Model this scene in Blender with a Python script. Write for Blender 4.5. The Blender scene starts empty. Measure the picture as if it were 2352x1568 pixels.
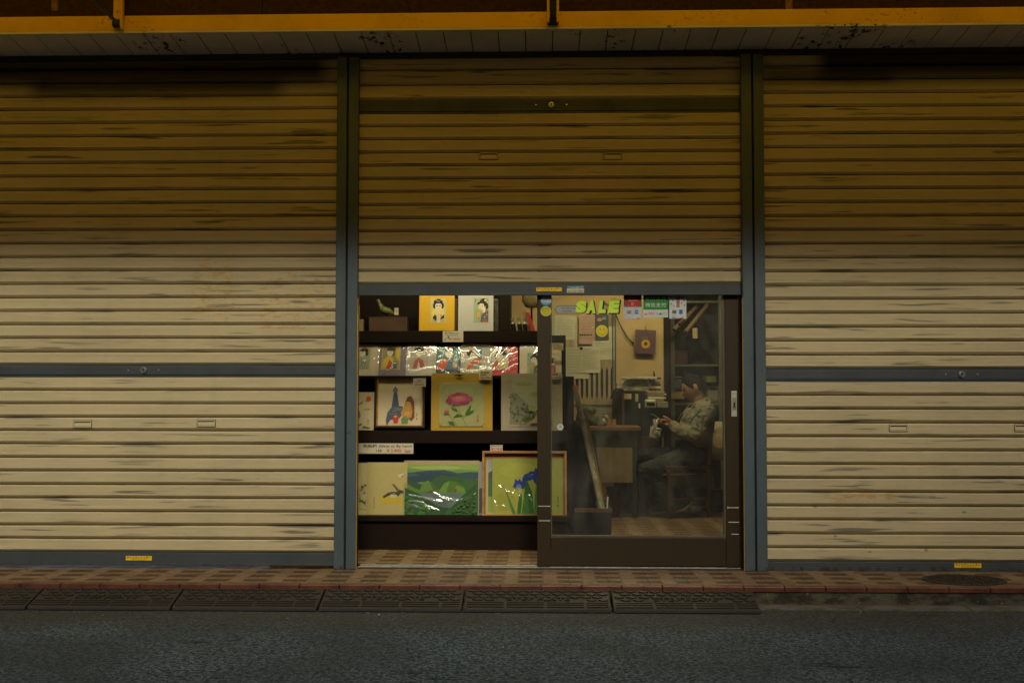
import bpy, bmesh, math, random
from mathutils import Vector, Matrix, noise
random.seed(7)
R = math.radians
C = bpy.context.scene.collection
S = bpy.context.scene

# ---------------------------------------------------------------- camera
CAM_H, CAM_D = 1.126, 7.0
FPX = 2551.0                       # focal length in the 2352-px-wide measuring grid
PITCH, YAW, ROLL = 0.0422932, 0.0243702, 0.00056
cam = bpy.data.cameras.new('camera'); cam.sensor_width = 36; cam.lens = 36 * FPX / 2352
cam.clip_end = 400
co = bpy.data.objects.new('camera', cam); C.objects.link(co); S.camera = co
co.location = (0, -CAM_D, CAM_H)
cy, sy, cp, sp = math.cos(YAW), math.sin(YAW), math.cos(PITCH), math.sin(PITCH)
F_ = Vector((-sy*cp, cy*cp, sp)); R0 = Vector((cy, sy, 0)); U0 = R0.cross(F_)
cr, sr = math.cos(ROLL), math.sin(ROLL)
R_ = R0*cr + U0*sr; U_ = U0*cr - R0*sr
co.rotation_euler = Matrix((R_, U_, -F_)).transposed().to_euler()

# ---------------------------------------------------------------- world, sun, exposure
SUN_EL, SUN_AZ = R(38), R(6)       # azimuth measured from straight in front of the shop towards the right
w = bpy.data.worlds.new("World"); S.world = w; w.use_nodes = True
nt = w.node_tree; bg = nt.nodes['Background']
sky = nt.nodes.new('ShaderNodeTexSky'); sky.sky_type = 'NISHITA'; sky.sun_disc = False
sky.sun_elevation = SUN_EL; sky.sun_rotation = R(180) - SUN_AZ
sky.dust_density = 4; sky.air_density = 1.0; sky.ozone_density = 1
hs = nt.nodes.new('ShaderNodeHueSaturation'); hs.inputs['Saturation'].default_value = 0.42
nt.links.new(sky.outputs[0], hs.inputs['Color']); nt.links.new(hs.outputs[0], bg.inputs[0])
bg.inputs[1].default_value = 0.10
sl = bpy.data.lights.new('sun', 'SUN'); sl.energy = 1.55; sl.angle = R(10); sl.color = (1, 0.91, 0.70)
so = bpy.data.objects.new('sun', sl); C.objects.link(so)
d = Vector((math.sin(SUN_AZ)*math.cos(SUN_EL), -math.cos(SUN_AZ)*math.cos(SUN_EL), math.sin(SUN_EL)))
so.rotation_euler = d.to_track_quat('Z', 'Y').to_euler(); so.location = d*20
S.view_settings.view_transform = 'Standard'; S.view_settings.look = 'None'
S.view_settings.exposure = 0.2; S.view_settings.gamma = 1
try:
    S.cycles.max_bounces = 8; S.cycles.transparent_max_bounces = 16
    S.cycles.caustics_reflective = False; S.cycles.caustics_refractive = False
    S.cycles.sample_clamp_indirect = 4
    S.cycles.use_denoising = True
except Exception: pass

# ---------------------------------------------------------------- measuring helpers
def ray(x, y):
    return F_*FPX + R_*(x-1176) + U_*(784-y)
def P(x, y, Y=0.0):                # point of the vertical plane at depth Y
    v = ray(x, y); t = (Y+CAM_D)/v.y
    return Vector((v.x*t, Y, CAM_H+v.z*t))
def X(x, y=900, Y=0.0): return P(x, y, Y).x
def Z(y, x=1176, Y=0.0): return P(x, y, Y).z
def G(x, y, z=0.0):                # point of the horizontal plane at height z
    v = ray(x, y); t = (z-CAM_H)/v.z
    return Vector((v.x*t, v.y*t-CAM_D, z))

# ---------------------------------------------------------------- materials
def lin(c):
    return tuple((v/255/12.92 if v/255 <= .04045 else ((v/255+.055)/1.055)**2.4) for v in c[:3])
class NB:                           # small node-writing helper
    def __init__(s, name):
        s.m = bpy.data.materials.new(name); s.m.use_nodes = True
        s.t = s.m.node_tree; s.n = s.t.nodes; s.b = s.n['Principled BSDF']; s.out = s.n['Material Output']
        tc = s.n.new('ShaderNodeTexCoord'); s.obj = tc.outputs['Object']
        s.sep = s.n.new('ShaderNodeSeparateXYZ'); s.l(s.obj, s.sep.inputs[0])
        s.x, s.y, s.z = s.sep.outputs
    def l(s, a, b): s.t.links.new(a, b)
    def put(s, v, sock):
        if isinstance(v, (int, float)): sock.default_value = v
        elif isinstance(v, tuple): sock.default_value = v if len(v) == len(sock.default_value) else v+(1,)
        else: s.l(v, sock)
    def math(s, op, a, b=0.0, c=None, clamp=False):
        n = s.n.new('ShaderNodeMath'); n.operation = op; n.use_clamp = clamp
        s.put(a, n.inputs[0]); s.put(b, n.inputs[1])
        if c is not None: s.put(c, n.inputs[2])
        return n.outputs[0]
    def noise(s, scale=5, detail=3, rough=.5, stretch=None, off=(0, 0, 0), dist=0, vec=None):
        mp = s.n.new('ShaderNodeMapping'); s.l(vec or s.obj, mp.inputs[0])
        mp.inputs['Scale'].default_value = stretch or (1, 1, 1); mp.inputs['Location'].default_value = off
        n = s.n.new('ShaderNodeTexNoise'); s.l(mp.outputs[0], n.inputs['Vector'])
        n.inputs['Scale'].default_value = scale; n.inputs['Detail'].default_value = detail
        n.inputs['Roughness'].default_value = rough; n.inputs['Distortion'].default_value = dist
        return n.outputs['Fac']
    def voro(s, scale=5, stretch=None, feature='F1', out='Distance', off=(0, 0, 0)):
        mp = s.n.new('ShaderNodeMapping'); s.l(s.obj, mp.inputs[0])
        mp.inputs['Scale'].default_value = stretch or (1, 1, 1); mp.inputs['Location'].default_value = off
        n = s.n.new('ShaderNodeTexVoronoi'); n.feature = feature; s.l(mp.outputs[0], n.inputs['Vector'])
        n.inputs['Scale'].default_value = scale
        return n.outputs[out]
    def step(s, v, a, b, lo=0.0, hi=1.0):
        n = s.n.new('ShaderNodeMapRange'); n.interpolation_type = 'SMOOTHSTEP'
        s.put(v, n.inputs[0]); n.inputs[1].default_value = a; n.inputs[2].default_value = b
        n.inputs[3].default_value = lo; n.inputs[4].default_value = hi
        return n.outputs[0]
    def mix(s, f, a, b, mode='MIX'):
        n = s.n.new('ShaderNodeMix'); n.data_type = 'RGBA'; n.blend_type = mode
        s.put(f, n.inputs[0]); s.put(a, n.inputs[6]); s.put(b, n.inputs[7])
        return n.outputs[2]
    def bump(s, h, strength=.3, dist=.01, nrm=None):
        n = s.n.new('ShaderNodeBump'); n.inputs['Strength'].default_value = strength
        n.inputs['Distance'].default_value = dist; s.l(h, n.inputs['Height'])
        if nrm: s.l(nrm, n.inputs['Normal'])
        return n.outputs[0]
    def fin(s, col, rough=.6, metal=0.0, nrm=None, spec=.4):
        s.put(col, s.b.inputs['Base Color']); s.put(rough, s.b.inputs['Roughness'])
        s.put(metal, s.b.inputs['Metallic']); s.b.inputs['Specular IOR Level'].default_value = spec
        if nrm: s.l(nrm, s.b.inputs['Normal'])
        return s.m
def sc(c, f): return tuple(v*f for v in c)
def pm(name, col, rough=.6, metal=0.0, var=.25, vs=6, bump=.15, bs=80, spec=.4, stretch=None, bd=.003, alt=None):
    b = NB(name)
    n1 = b.noise(vs, 5, .6, stretch); n2 = b.noise(bs, 3, .6, stretch)
    c = b.mix(b.step(n1, .35, .7), sc(col, 1+var*.4), alt or sc(col, 1-var))
    c = b.mix(b.step(n2, .3, .8), c, b.mix(.5, c, sc(col, 1-var)))
    rr = b.step(n1, .2, .8, max(.02, rough-.1), min(1, rough+.1))
    return b.fin(c, rr, metal, b.bump(n2, bump, bd), spec)
M = {}
M['steel'] = None
def mat_post(name, base):
    b = NB(name)
    n = b.noise(3, 5, .65, (1, 1, .5)); f = b.noise(160, 2, .6)
    c = b.mix(b.step(n, .35, .7), base, sc(base, .72))
    ch = b.noise(26, 4, .7, (1, 1, .35), (3, 1, 0)); c = b.mix(b.step(ch, .66, .72), c, sc(base, .35))
    sp_ = b.noise(75, 2, .5, None, (9, 1, 4)); c = b.mix(b.step(sp_, .74, .78), c, sc(base, 2.2))
    low = b.math('MULTIPLY', b.step(b.z, .01, .035, 1, 0), b.step(b.noise(30, 3), .45, .65))
    c = b.mix(low, c, (.035, .018, .009))
    return b.fin(c, b.step(n, .3, .7, .42, .6), .0, b.bump(f, .12, .002), .45)
M['post'] = mat_post('blue_grey_paint', (.07, .098, .108))
M['bar'] = mat_post('dark_bar_paint', (.052, .062, .066))

def mat_shutter(name, rust, dark_areas, dabs, seed):
    b = NB(name)
    base = (.575, .480, .280)
    n = b.noise(1.3, 5, .6, (1, 1, 2.5), (seed, 0, seed))
    c = b.mix(b.step(n, .3, .75), base, sc(base, .84))
    # vertical grime runs, very faint
    v = b.noise(9, 3, .6, (1, 1, .12), (seed, 4, 0)); c = b.mix(b.step(v, .5, .8, 0, .14), c, sc(base, .5))
    # long grey smudges rubbed along the slats
    s1 = b.noise(1.0, 2, .5, (1.9, 1, 40), (seed*3, 2, seed)); gate = b.noise(1.0, 2, .5, (.8, 1, 5.3), (0, seed, 1))
    m1 = b.math('MULTIPLY', b.step(s1, .58, .66), b.step(gate, .40, .58))
    c = b.mix(b.math('MULTIPLY', m1, .75), c, (.085, .08, .07))
    s2 = b.noise(1.0, 3, .6, (3.2, 1, 62), (seed, 7, seed*2)); c = b.mix(b.step(s2, .66, .76, 0, .5), c, (.14, .115, .08))
    fine = b.noise(1.0, 3, .6, (6, 1, 260)); c = b.mix(b.step(fine, .35, .75, 0, .16), c, sc(base, .45))
    sp_ = b.noise(40, 4, .7, None, (seed, 0, 0)); c = b.mix(b.step(sp_, .70, .74, 0, .55), c, (.09, .07, .045))
    def box(x0, x1, z0, z1, soft=.05):
        f = b.math('MULTIPLY', b.step(b.x, x0-soft, x0+soft), b.step(b.x, x1-soft, x1+soft, 1, 0))
        g = b.math('MULTIPLY', b.step(b.z, z0-soft, z0+soft), b.step(b.z, z1-soft, z1+soft, 1, 0))
        return b.math('MULTIPLY', f, g)
    for (x0, x1, y0, y1, th) in rust:
        k = b.noise(1, 4, .7, (13, 1, 40), (x0*7, 0, y0)); k2 = b.noise(1, 2, .5, (20, 1, 190))
        m = b.math('MULTIPLY', box(X(x0), X(x1), Z(y1), Z(y0), .03), b.math('MULTIPLY', b.step(k, th, th+.05), b.step(k2, .42, .52)))
        c = b.mix(b.math('MULTIPLY', m, .7), c, (.42, .25, .035))
    for (x0, x1, y0, y1) in dark_areas:  # soft-edged, nearly black patches along the shutter tops
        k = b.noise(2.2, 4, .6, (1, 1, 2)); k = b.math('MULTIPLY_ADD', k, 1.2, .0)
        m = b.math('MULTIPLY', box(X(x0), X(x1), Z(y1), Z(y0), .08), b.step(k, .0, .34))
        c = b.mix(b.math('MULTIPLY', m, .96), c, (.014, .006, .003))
    if dabs:
        vd = b.voro(7.5, (1, .2, 1.7), off=(seed, 0, 2)); k = b.noise(60, 3, .6)
        m = b.math('MULTIPLY', b.step(b.math('MULTIPLY_ADD', k, .12, vd), .13, .19, 1, 0), box(X(1850), X(2500), Z(1280), Z(1135), .03))
        c = b.mix(b.math('MULTIPLY', m, .6), c, (.10, .085, .045))
    return b.fin(c, b.step(n, .2, .8, .45, .62), 0.0, b.bump(fine, .1, .002), .35)
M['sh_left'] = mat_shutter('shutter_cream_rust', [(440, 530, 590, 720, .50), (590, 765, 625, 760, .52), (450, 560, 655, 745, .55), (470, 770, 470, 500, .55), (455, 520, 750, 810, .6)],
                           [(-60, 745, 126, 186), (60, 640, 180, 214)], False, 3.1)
M['sh_mid'] = mat_shutter('shutter_cream_plain', [], [], False, 8.7)
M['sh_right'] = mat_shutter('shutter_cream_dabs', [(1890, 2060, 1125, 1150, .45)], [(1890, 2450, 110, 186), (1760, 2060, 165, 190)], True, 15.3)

def mat_beam():
    b = NB('yellow_beam_paint'); base = (.84, .49, .014)
    n = b.noise(2.2, 5, .65); c = b.mix(b.step(n, .35, .7), base, sc(base, .78))
    g = b.noise(38, 5, .75, (1, 1, 1.3)); gate = b.noise(1.6, 3, .6, (1, 1, 2), (5, 0, 0))
    m = b.math('MULTIPLY', b.step(g, .54, .64), b.step(gate, .48, .62)); c = b.mix(b.math('MULTIPLY', m, .55), c, (.16, .085, .02))
    ch = b.noise(30, 4, .7, None, (2, 2, 2)); c = b.mix(b.step(ch, .71, .73), c, (.03, .02, .012))
    return b.fin(c, .6, 0, b.bump(g, .2, .003), .3)
M['beam'] = mat_beam()
def mat_soffit():
    b = NB('soffit_grey_paint'); base = (.68, .65, .57)
    n = b.noise(3, 5, .6); c = b.mix(b.step(n, .3, .75), base, sc(base, .8))
    ch = b.noise(22, 4, .7, (1, .6, 1)); gate = b.noise(2.3, 2, .5, (1, .6, 1), (1, 5, 0))
    m = b.math('MULTIPLY', b.step(ch, .56, .585), b.step(gate, .56, .62)); c = b.mix(m, c, (.03, .026, .02))
    g = b.math('PINGPONG', b.math('ADD', b.x, 100), .083)
    return b.fin(c, .7, 0, b.bump(b.noise(150, 2), .1, .002), .25)
M['soffit'] = mat_soffit()
def mat_stucco():
    b = NB('brown_stucco'); base = (.06, .033, .012)
    n = b.noise(28, 5, .7); n2 = b.noise(3, 4, .6)
    c = b.mix(b.step(n, .3, .7), base, sc(base, .55)); c = b.mix(b.step(n2, .5, .8, 0, .5), c, (.035, .02, .012))
    return b.fin(c, .9, 0, b.bump(n, .9, .012), .15)
M['stucco'] = mat_stucco()

def mat_asphalt():
    b = NB('asphalt')
    n = b.noise(46, 4, .8); v = b.voro(44); big = b.noise(1.3, 4, .6)
    c = b.mix(b.step(n, .40, .62), (.006, .010, .011), (.120, .165, .170))
    c = b.mix(b.step(v, .10, .30), (.24, .28, .28), c)
    sp_ = b.voro(60, None, off=(4, 4, 4)); c = b.mix(b.step(sp_, .05, .10, .8, 0), c, (.23, .24, .22))
    c = b.mix(b.step(big, .3, .7, 0, .6), c, (.03, .033, .03))
    edge = b.math('ADD', b.y, b.math('MULTIPLY', b.noise(2.0, 4, .6, (1, 2, 1)), .45))
    e2 = b.math('MULTIPLY', b.step(edge, -1.22, -.78), b.step(n, .2, .8, 1, .6))
    c = b.mix(b.math('MULTIPLY', e2, .8), c, (.036, .028, .016))
    pz = b.math('MULTIPLY', b.step(b.noise(1.0, 4, .6, (1.6, 6, 1), (2.2, 1.3, 0)), .66, .72), 1); c = b.mix(pz, c, (.012, .011, .009))
    h = b.math('ADD', n, b.math('MULTIPLY', v, -.8))
    return b.fin(c, .85, 0, b.bump(h, .9, .008), .3)
M['asphalt'] = mat_asphalt()
def mat_tiles(name, da, li, wear):
    b = NB(name); px, py = .231, .150
    wob = b.noise(7, 2, .5); wx = b.math('MULTIPLY_ADD', wob, .02, b.x); wy = b.math('MULTIPLY_ADD', wob, .014, b.y)
    u = b.math('FRACT', b.math('DIVIDE', b.math('ADD', wx, 50.02), px)); v = b.math('FRACT', b.math('DIVIDE', b.math('ADD', wy, 50.0), py))
    def band(s_, lo, hi, e=.018): return b.math('MULTIPLY', b.step(s_, lo-e, lo+e), b.step(s_, hi-e, hi+e, 1, 0))
    dark = b.math('MULTIPLY', band(u, .04, .66), band(v, .10, .66, .03))
    rnd = b.n.new('ShaderNodeTexWhiteNoise'); rnd.noise_dimensions = '2D'
    cx = b.n.new('ShaderNodeCombineXYZ'); b.l(b.math('FLOOR', b.math('DIVIDE', b.math('ADD', wx, 50.02), px/3)), cx.inputs[0])
    b.l(b.math('FLOOR', b.math('DIVIDE', b.math('ADD', wy, 50.0), py)), cx.inputs[1]); b.l(cx.outputs[0], rnd.inputs['Vector'])
    dv = b.mix(rnd.outputs['Value'], sc(da, .75), sc(da, 1.25)); lv = b.mix(rnd.outputs['Value'], sc(li, .85), sc(li, 1.12))
    rib = b.math('PINGPONG', b.math('MULTIPLY', b.y, 1), .006); dv = b.mix(b.step(rib, .001, .004), sc(da, .55), dv)
    c = b.mix(dark, lv, dv)
    gr = b.math('MAXIMUM', band(u, .335, .36, .008), b.math('MAXIMUM', band(u, .672, .695, .008), band(v, .90, .93, .012)))
    hexl = b.voro(9, (1, 1.5, 1), 'DISTANCE_TO_EDGE'); gr2 = b.math('MULTIPLY', b.step(hexl, .012, .022, 1, 0), b.math('SUBTRACT', 1, dark))
    gr = b.math('MAXIMUM', gr, gr2)
    c = b.mix(b.math('MULTIPLY', gr, .6), c, (.035, .025, .015))
    dn = b.noise(4, 5, .7); c = b.mix(b.step(dn, .4, .8, 0, wear), c, (.05, .035, .02))
    fn = b.noise(120, 3, .6); c = b.mix(b.step(fn, .3, .8, 0, .22), c, sc(li, .3))
    return b.fin(c, b.step(dn, .3, .8, .45, .75), 0, b.bump(b.math('MULTIPLY', gr, -1), .6, .003), .4)
M['tiles'] = mat_tiles('pavement_tiles', (.080, .036, .011), (.21, .138, .070), .45)
M['tiles_in'] = mat_tiles('shop_floor_tiles', (.15, .072, .025), (.27, .18, .085), .25)
M['edge'] = pm('red_edging_tile', (.13, .042, .021), .45, var=.5, vs=9, bump=.1, bs=120)
def mat_kerb():
    b = NB('stained_concrete'); base = (.095, .085, .055)
    n = b.noise(7, 6, .7, (1, 1, 2)); n2 = b.noise(30, 5, .75, (1, 1, .5), (3, 0, 0))
    c = b.mix(b.step(n, .42, .60), base, (.035, .028, .018)); c = b.mix(b.step(n2, .60, .68), c, (.26, .235, .17))
    c = b.mix(b.step(b.noise(2.5, 3), .55, .7, 0, .6), c, (.06, .03, .018))
    return b.fin(c, .9, 0, b.bump(n2, .6, .01), .2)
M['kerb'] = mat_kerb()
M['gutter'] = pm('gutter_concrete', (.115, .10, .072), .9, var=.5, vs=8, bump=.5, bs=90)
M['rubber'] = pm('black_rubber', (.026, .022, .015), .65, var=.45, vs=7, bump=.3, bs=140, spec=.3, alt=(.038, .031, .021))
M['iron'] = pm('cast_iron', (.038, .030, .018), .7, .2, var=.4, vs=20, bump=.6, bs=150)
M['alu_br'] = pm('bronze_aluminium', (.036, .024, .009), .5, .2, var=.25, vs=5, bump=.05, bs=200, spec=.4, stretch=(1, 1, .3))
M['track'] = pm('steel_track', (.5, .47, .38), .5, .3, var=.3, vs=20, bump=.1)
M['yellow'] = pm('yellow_strip', (.62, .36, .01), .5, var=.2)
M['lintel'] = pm('dark_lintel', (.03, .028, .022), .7, var=.3)
M['chrome'] = pm('lock_metal', (.55, .58, .55), .3, .9, var=.2, vs=30)
M['hole'] = pm('black_hole', (.008, .008, .007), .8, var=.1)
M['wood_dark'] = pm('dark_stained_wood', (.011, .0065, .0035), .75, spec=.12, var=.35, vs=5, bump=.1, stretch=(.2, 1, 2), alt=(.018, .010, .006))
M['wall_in'] = pm('cream_plaster', (.50, .365, .165), .85, var=.16, vs=2.2, bump=.15, bs=60)
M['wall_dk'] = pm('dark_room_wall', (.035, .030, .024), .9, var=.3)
M['ceil'] = pm('ceiling_board', (.5, .45, .33), .9, var=.1)
M['wood'] = pm('honey_wood', (.42, .20, .06), .5, var=.35, vs=6, stretch=(.4, 3, 3), bump=.1)
M['wood_mid'] = pm('brown_wood', (.115, .048, .022), .45, var=.4, vs=6, stretch=(2, 2, .4), bump=.1)
M['wood_pale'] = pm('pale_wood', (.42, .32, .19), .6, var=.35, vs=8, stretch=(3, 3, .4))
M['panel'] = pm('desk_panel', (.38, .29, .15), .6, var=.3, vs=3, stretch=(3, 3, .5))
M['steel_gr'] = pm('grey_green_steel', (.06, .062, .045), .55, .2, var=.25)
M['black'] = pm('black_plastic', (.010, .010, .009), .6, spec=.15, var=.3, vs=12)
M['greyp'] = pm('grey_plastic', (.23, .22, .16), .5, var=.2, vs=15)
M['silver'] = pm('silver_plastic', (.48, .48, .37), .4, .2, var=.2, vs=15)
M['white'] = pm('white_paper', (.66, .62, .50), .8, var=.12, vs=8, bump=.2, bs=40)
M['bluecloth'] = pm('blue_tray', (.10, .20, .25), .5, var=.3)
M['green'] = pm('green_nylon', (.045, .07, .03), .7, var=.5, vs=8, bump=.4, bs=30, bd=.01)
M['coat'] = pm('black_coat', (.020, .021, .023), .9, spec=.1, var=.4, vs=9, bump=.5, bs=40, bd=.01)
M['puff'] = pm('grey_blue_nylon', (.17, .20, .25), .5, var=.5, vs=9, bump=.5, bs=25, bd=.01)
M['maroon'] = pm('maroon_plastic', (.06, .018, .016), .4, var=.3)
M['skin'] = pm('skin', (.40, .205, .125), .55, var=.22, vs=22, bump=.15, bs=160)
M['hair'] = pm('black_hair', (.008, .006, .005), .7, spec=.12, var=.4, vs=50, bump=.8, bs=170, stretch=(1, 1, .3), bd=.006)
def mat_cloth(name, col, prints=None):
    b = NB(name); n = b.noise(9, 4, .6); f = b.noise(240, 2, .5); wv = b.noise(14, 3, .6, (1, 1, 1.8), (3, 3, 3), 1.2)
    c = b.mix(b.step(n, .35, .7), col, sc(col, .78))
    for (px_, py_, rx_, rz_, rot) in prints or []:
        p = P(px_, py_, 2.75); dx = b.math('SUBTRACT', b.x, p.x); dz = b.math('SUBTRACT', b.z, p.z)
        ca, sa = math.cos(rot), math.sin(rot)
        a = b.math('ADD', b.math('MULTIPLY', dx, ca/rx_), b.math('MULTIPLY', dz, sa/rx_))
        e = b.math('SUBTRACT', b.math('MULTIPLY', dz, ca/rz_), b.math('MULTIPLY', dx, sa/rz_))
        r2 = b.math('ADD', b.math('MULTIPLY', a, a), b.math('MULTIPLY', e, e)); c = b.mix(b.step(r2, .7, 1.1, .8, 0), c, (.05, .055, .045))
    return b.fin(c, .9, 0, b.bump(wv, .55, .02, b.bump(f, .2, .001)), .2)
M['jacket'] = mat_cloth('khaki_cotton', (.235, .22, .15), [(1600.5, 956, .012, .024, .5), (1610, 961, .012, .022, -.5), (1598, 975, .014, .022, .3), (1608, 984, .010, .018, -.3), (1575, 965, .022, .018, 0), (1560, 958, .02, .008, .5)])
M['jeans'] = mat_cloth('dark_denim', (.065, .075, .076))
M['vest'] = mat_cloth('dark_vest_cloth', (.05, .045, .035))
M['shoe'] = pm('grey_canvas', (.08, .08, .07), .8, var=.4, vs=20, bump=.4, bs=90)
M['sole'] = pm('cream_rubber', (.5, .45, .27), .7, var=.2)
M['fan'] = pm('cream_fan', (.46, .40, .22), .6, var=.15)
M['fanhub'] = pm('fan_hub', (.70, .55, .22), .5, var=.1)
M['redcloth'] = pm('dark_red_cloth', (.07, .025, .02), .9, var=.4, bump=.4, bs=30, bd=.01)
M['bronze'] = pm('green_bronze', (.15, .14, .035), .4, .15, var=.5, vs=40, bump=.5, bs=90)
M['boxb'] = pm('brown_box', (.085, .042, .022), .8, var=.2)
def mat_ink(name='printed_paper', rough=.55):
    b = NB(name); a = b.n.new('ShaderNodeVertexColor'); a.layer_name = 'Col'
    n = b.noise(60, 4, .6); c = b.mix(b.step(n, .3, .8, 0, .22), a.outputs['Color'], b.mix(1, a.outputs['Color'], (.6, .58, .5), 'MULTIPLY'))
    return b.fin(c, rough, 0, b.bump(b.noise(200, 2), .08, .001), .35)
M['ink'] = mat_ink()
M['goldframe'] = pm('gilt_wood', (.42, .20, .03), .4, .2, var=.35, vs=20, stretch=(.4, 1, 1))
M['blackframe'] = pm('black_lacquer', (.022, .014, .007), .35, var=.3)
def mat_clear(name, gloss, rough, haze, tint=(1, 1, 1), ior=1.5, smear=False, const=False):
    m = bpy.data.materials.new(name); m.use_nodes = True; t = m.node_tree; N = t.nodes; N.clear()
    out = N.new('ShaderNodeOutputMaterial'); tr = N.new('ShaderNodeBsdfTransparent'); tr.inputs[0].default_value = tint+(1,)
    gl = N.new('ShaderNodeBsdfGlossy'); gl.inputs['Roughness'].default_value = rough
    df = N.new('ShaderNodeBsdfDiffuse'); df.inputs[0].default_value = (.6, .58, .5, 1)
    fr = N.new('ShaderNodeFresnel'); fr.inputs[0].default_value = ior
    mu = N.new('ShaderNodeMath'); mu.operation = 'MULTIPLY'; mu.inputs[1].default_value = gloss; t.links.new(fr.outputs[0], mu.inputs[0])
    a = N.new('ShaderNodeMixShader'); a.inputs[0].default_value = haze; t.links.new(tr.outputs[0], a.inputs[1]); t.links.new(df.outputs[0], a.inputs[2])
    if smear:
        tc = N.new('ShaderNodeTexCoord'); mp = N.new('ShaderNodeMapping'); mp.inputs['Scale'].default_value = (2.2, 1, 1.2); mp.inputs['Rotation'].default_value = (0, .7, 0)
        no = N.new('ShaderNodeTexNoise'); no.inputs['Scale'].default_value = 2.4; no.inputs['Detail'].default_value = 5; no.inputs['Distortion'].default_value = 1.5
        mr = N.new('ShaderNodeMapRange'); mr.inputs[1].default_value = .42; mr.inputs[2].default_value = .75; mr.inputs[3].default_value = haze*.6; mr.inputs[4].default_value = haze*2.2
        t.links.new(tc.outputs['Object'], mp.inputs[0]); t.links.new(mp.outputs[0], no.inputs['Vector']); t.links.new(no.outputs['Fac'], mr.inputs[0]); t.links.new(mr.outputs[0], a.inputs[0])
    b = N.new('ShaderNodeMixShader'); b.inputs[0].default_value = gloss
    if not const: t.links.new(mu.outputs[0], b.inputs[0])
    t.links.new(a.outputs[0], b.inputs[1]); t.links.new(gl.outputs[0], b.inputs[2])
    t.links.new(b.outputs[0], out.inputs[0]); return m
M['glass'] = mat_clear('door_glass', .8, .02, .026, (.95, .96, .9), smear=True)
M['film'] = mat_clear('clear_sleeve', .12, .06, .0, const=True)
def emit(name, col, st):
    m = bpy.data.materials.new(name); m.use_nodes = True; b = m.node_tree.nodes['Principled BSDF']
    b.inputs['Base Color'].default_value = (.8, .8, .8, 1); b.inputs['Emission Color'].default_value = col+(1,); b.inputs['Emission Strength'].default_value = st
    return m
TUBE = 37.0
M['tube'] = emit('lit_fluorescent_tube', (1, .93, .62), TUBE)
M['tube2'] = emit('lit_warm_tube', (1, .85, .52), 54.0)
def mat_awning():
    m = bpy.data.materials.new('yellow_canvas'); m.use_nodes = True; t = m.node_tree; N = t.nodes; N.clear()
    out = N.new('ShaderNodeOutputMaterial'); a = N.new('ShaderNodeBsdfDiffuse'); a.inputs[0].default_value = (.75, .40, .02, 1)
    b = N.new('ShaderNodeBsdfTranslucent'); b.inputs[0].default_value = (.50, .305, .006, 1); x = N.new('ShaderNodeMixShader'); x.inputs[0].default_value = .85
    # open-weave canvas: some sunlight passes straight through the weave, tinted by it
    t.links.new(a.outputs[0], x.inputs[1]); t.links.new(b.outputs[0], x.inputs[2]); tr = N.new('ShaderNodeBsdfTransparent'); tr.inputs[0].default_value = (.27, .165, .012, 1)
    y = N.new('ShaderNodeMixShader'); y.inputs[0].default_value = .5; t.links.new(x.outputs[0], y.inputs[1]); t.links.new(tr.outputs[0], y.inputs[2]); t.links.new(y.outputs[0], out.inputs[0]); return m
M['canvas'] = mat_awning()

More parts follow.
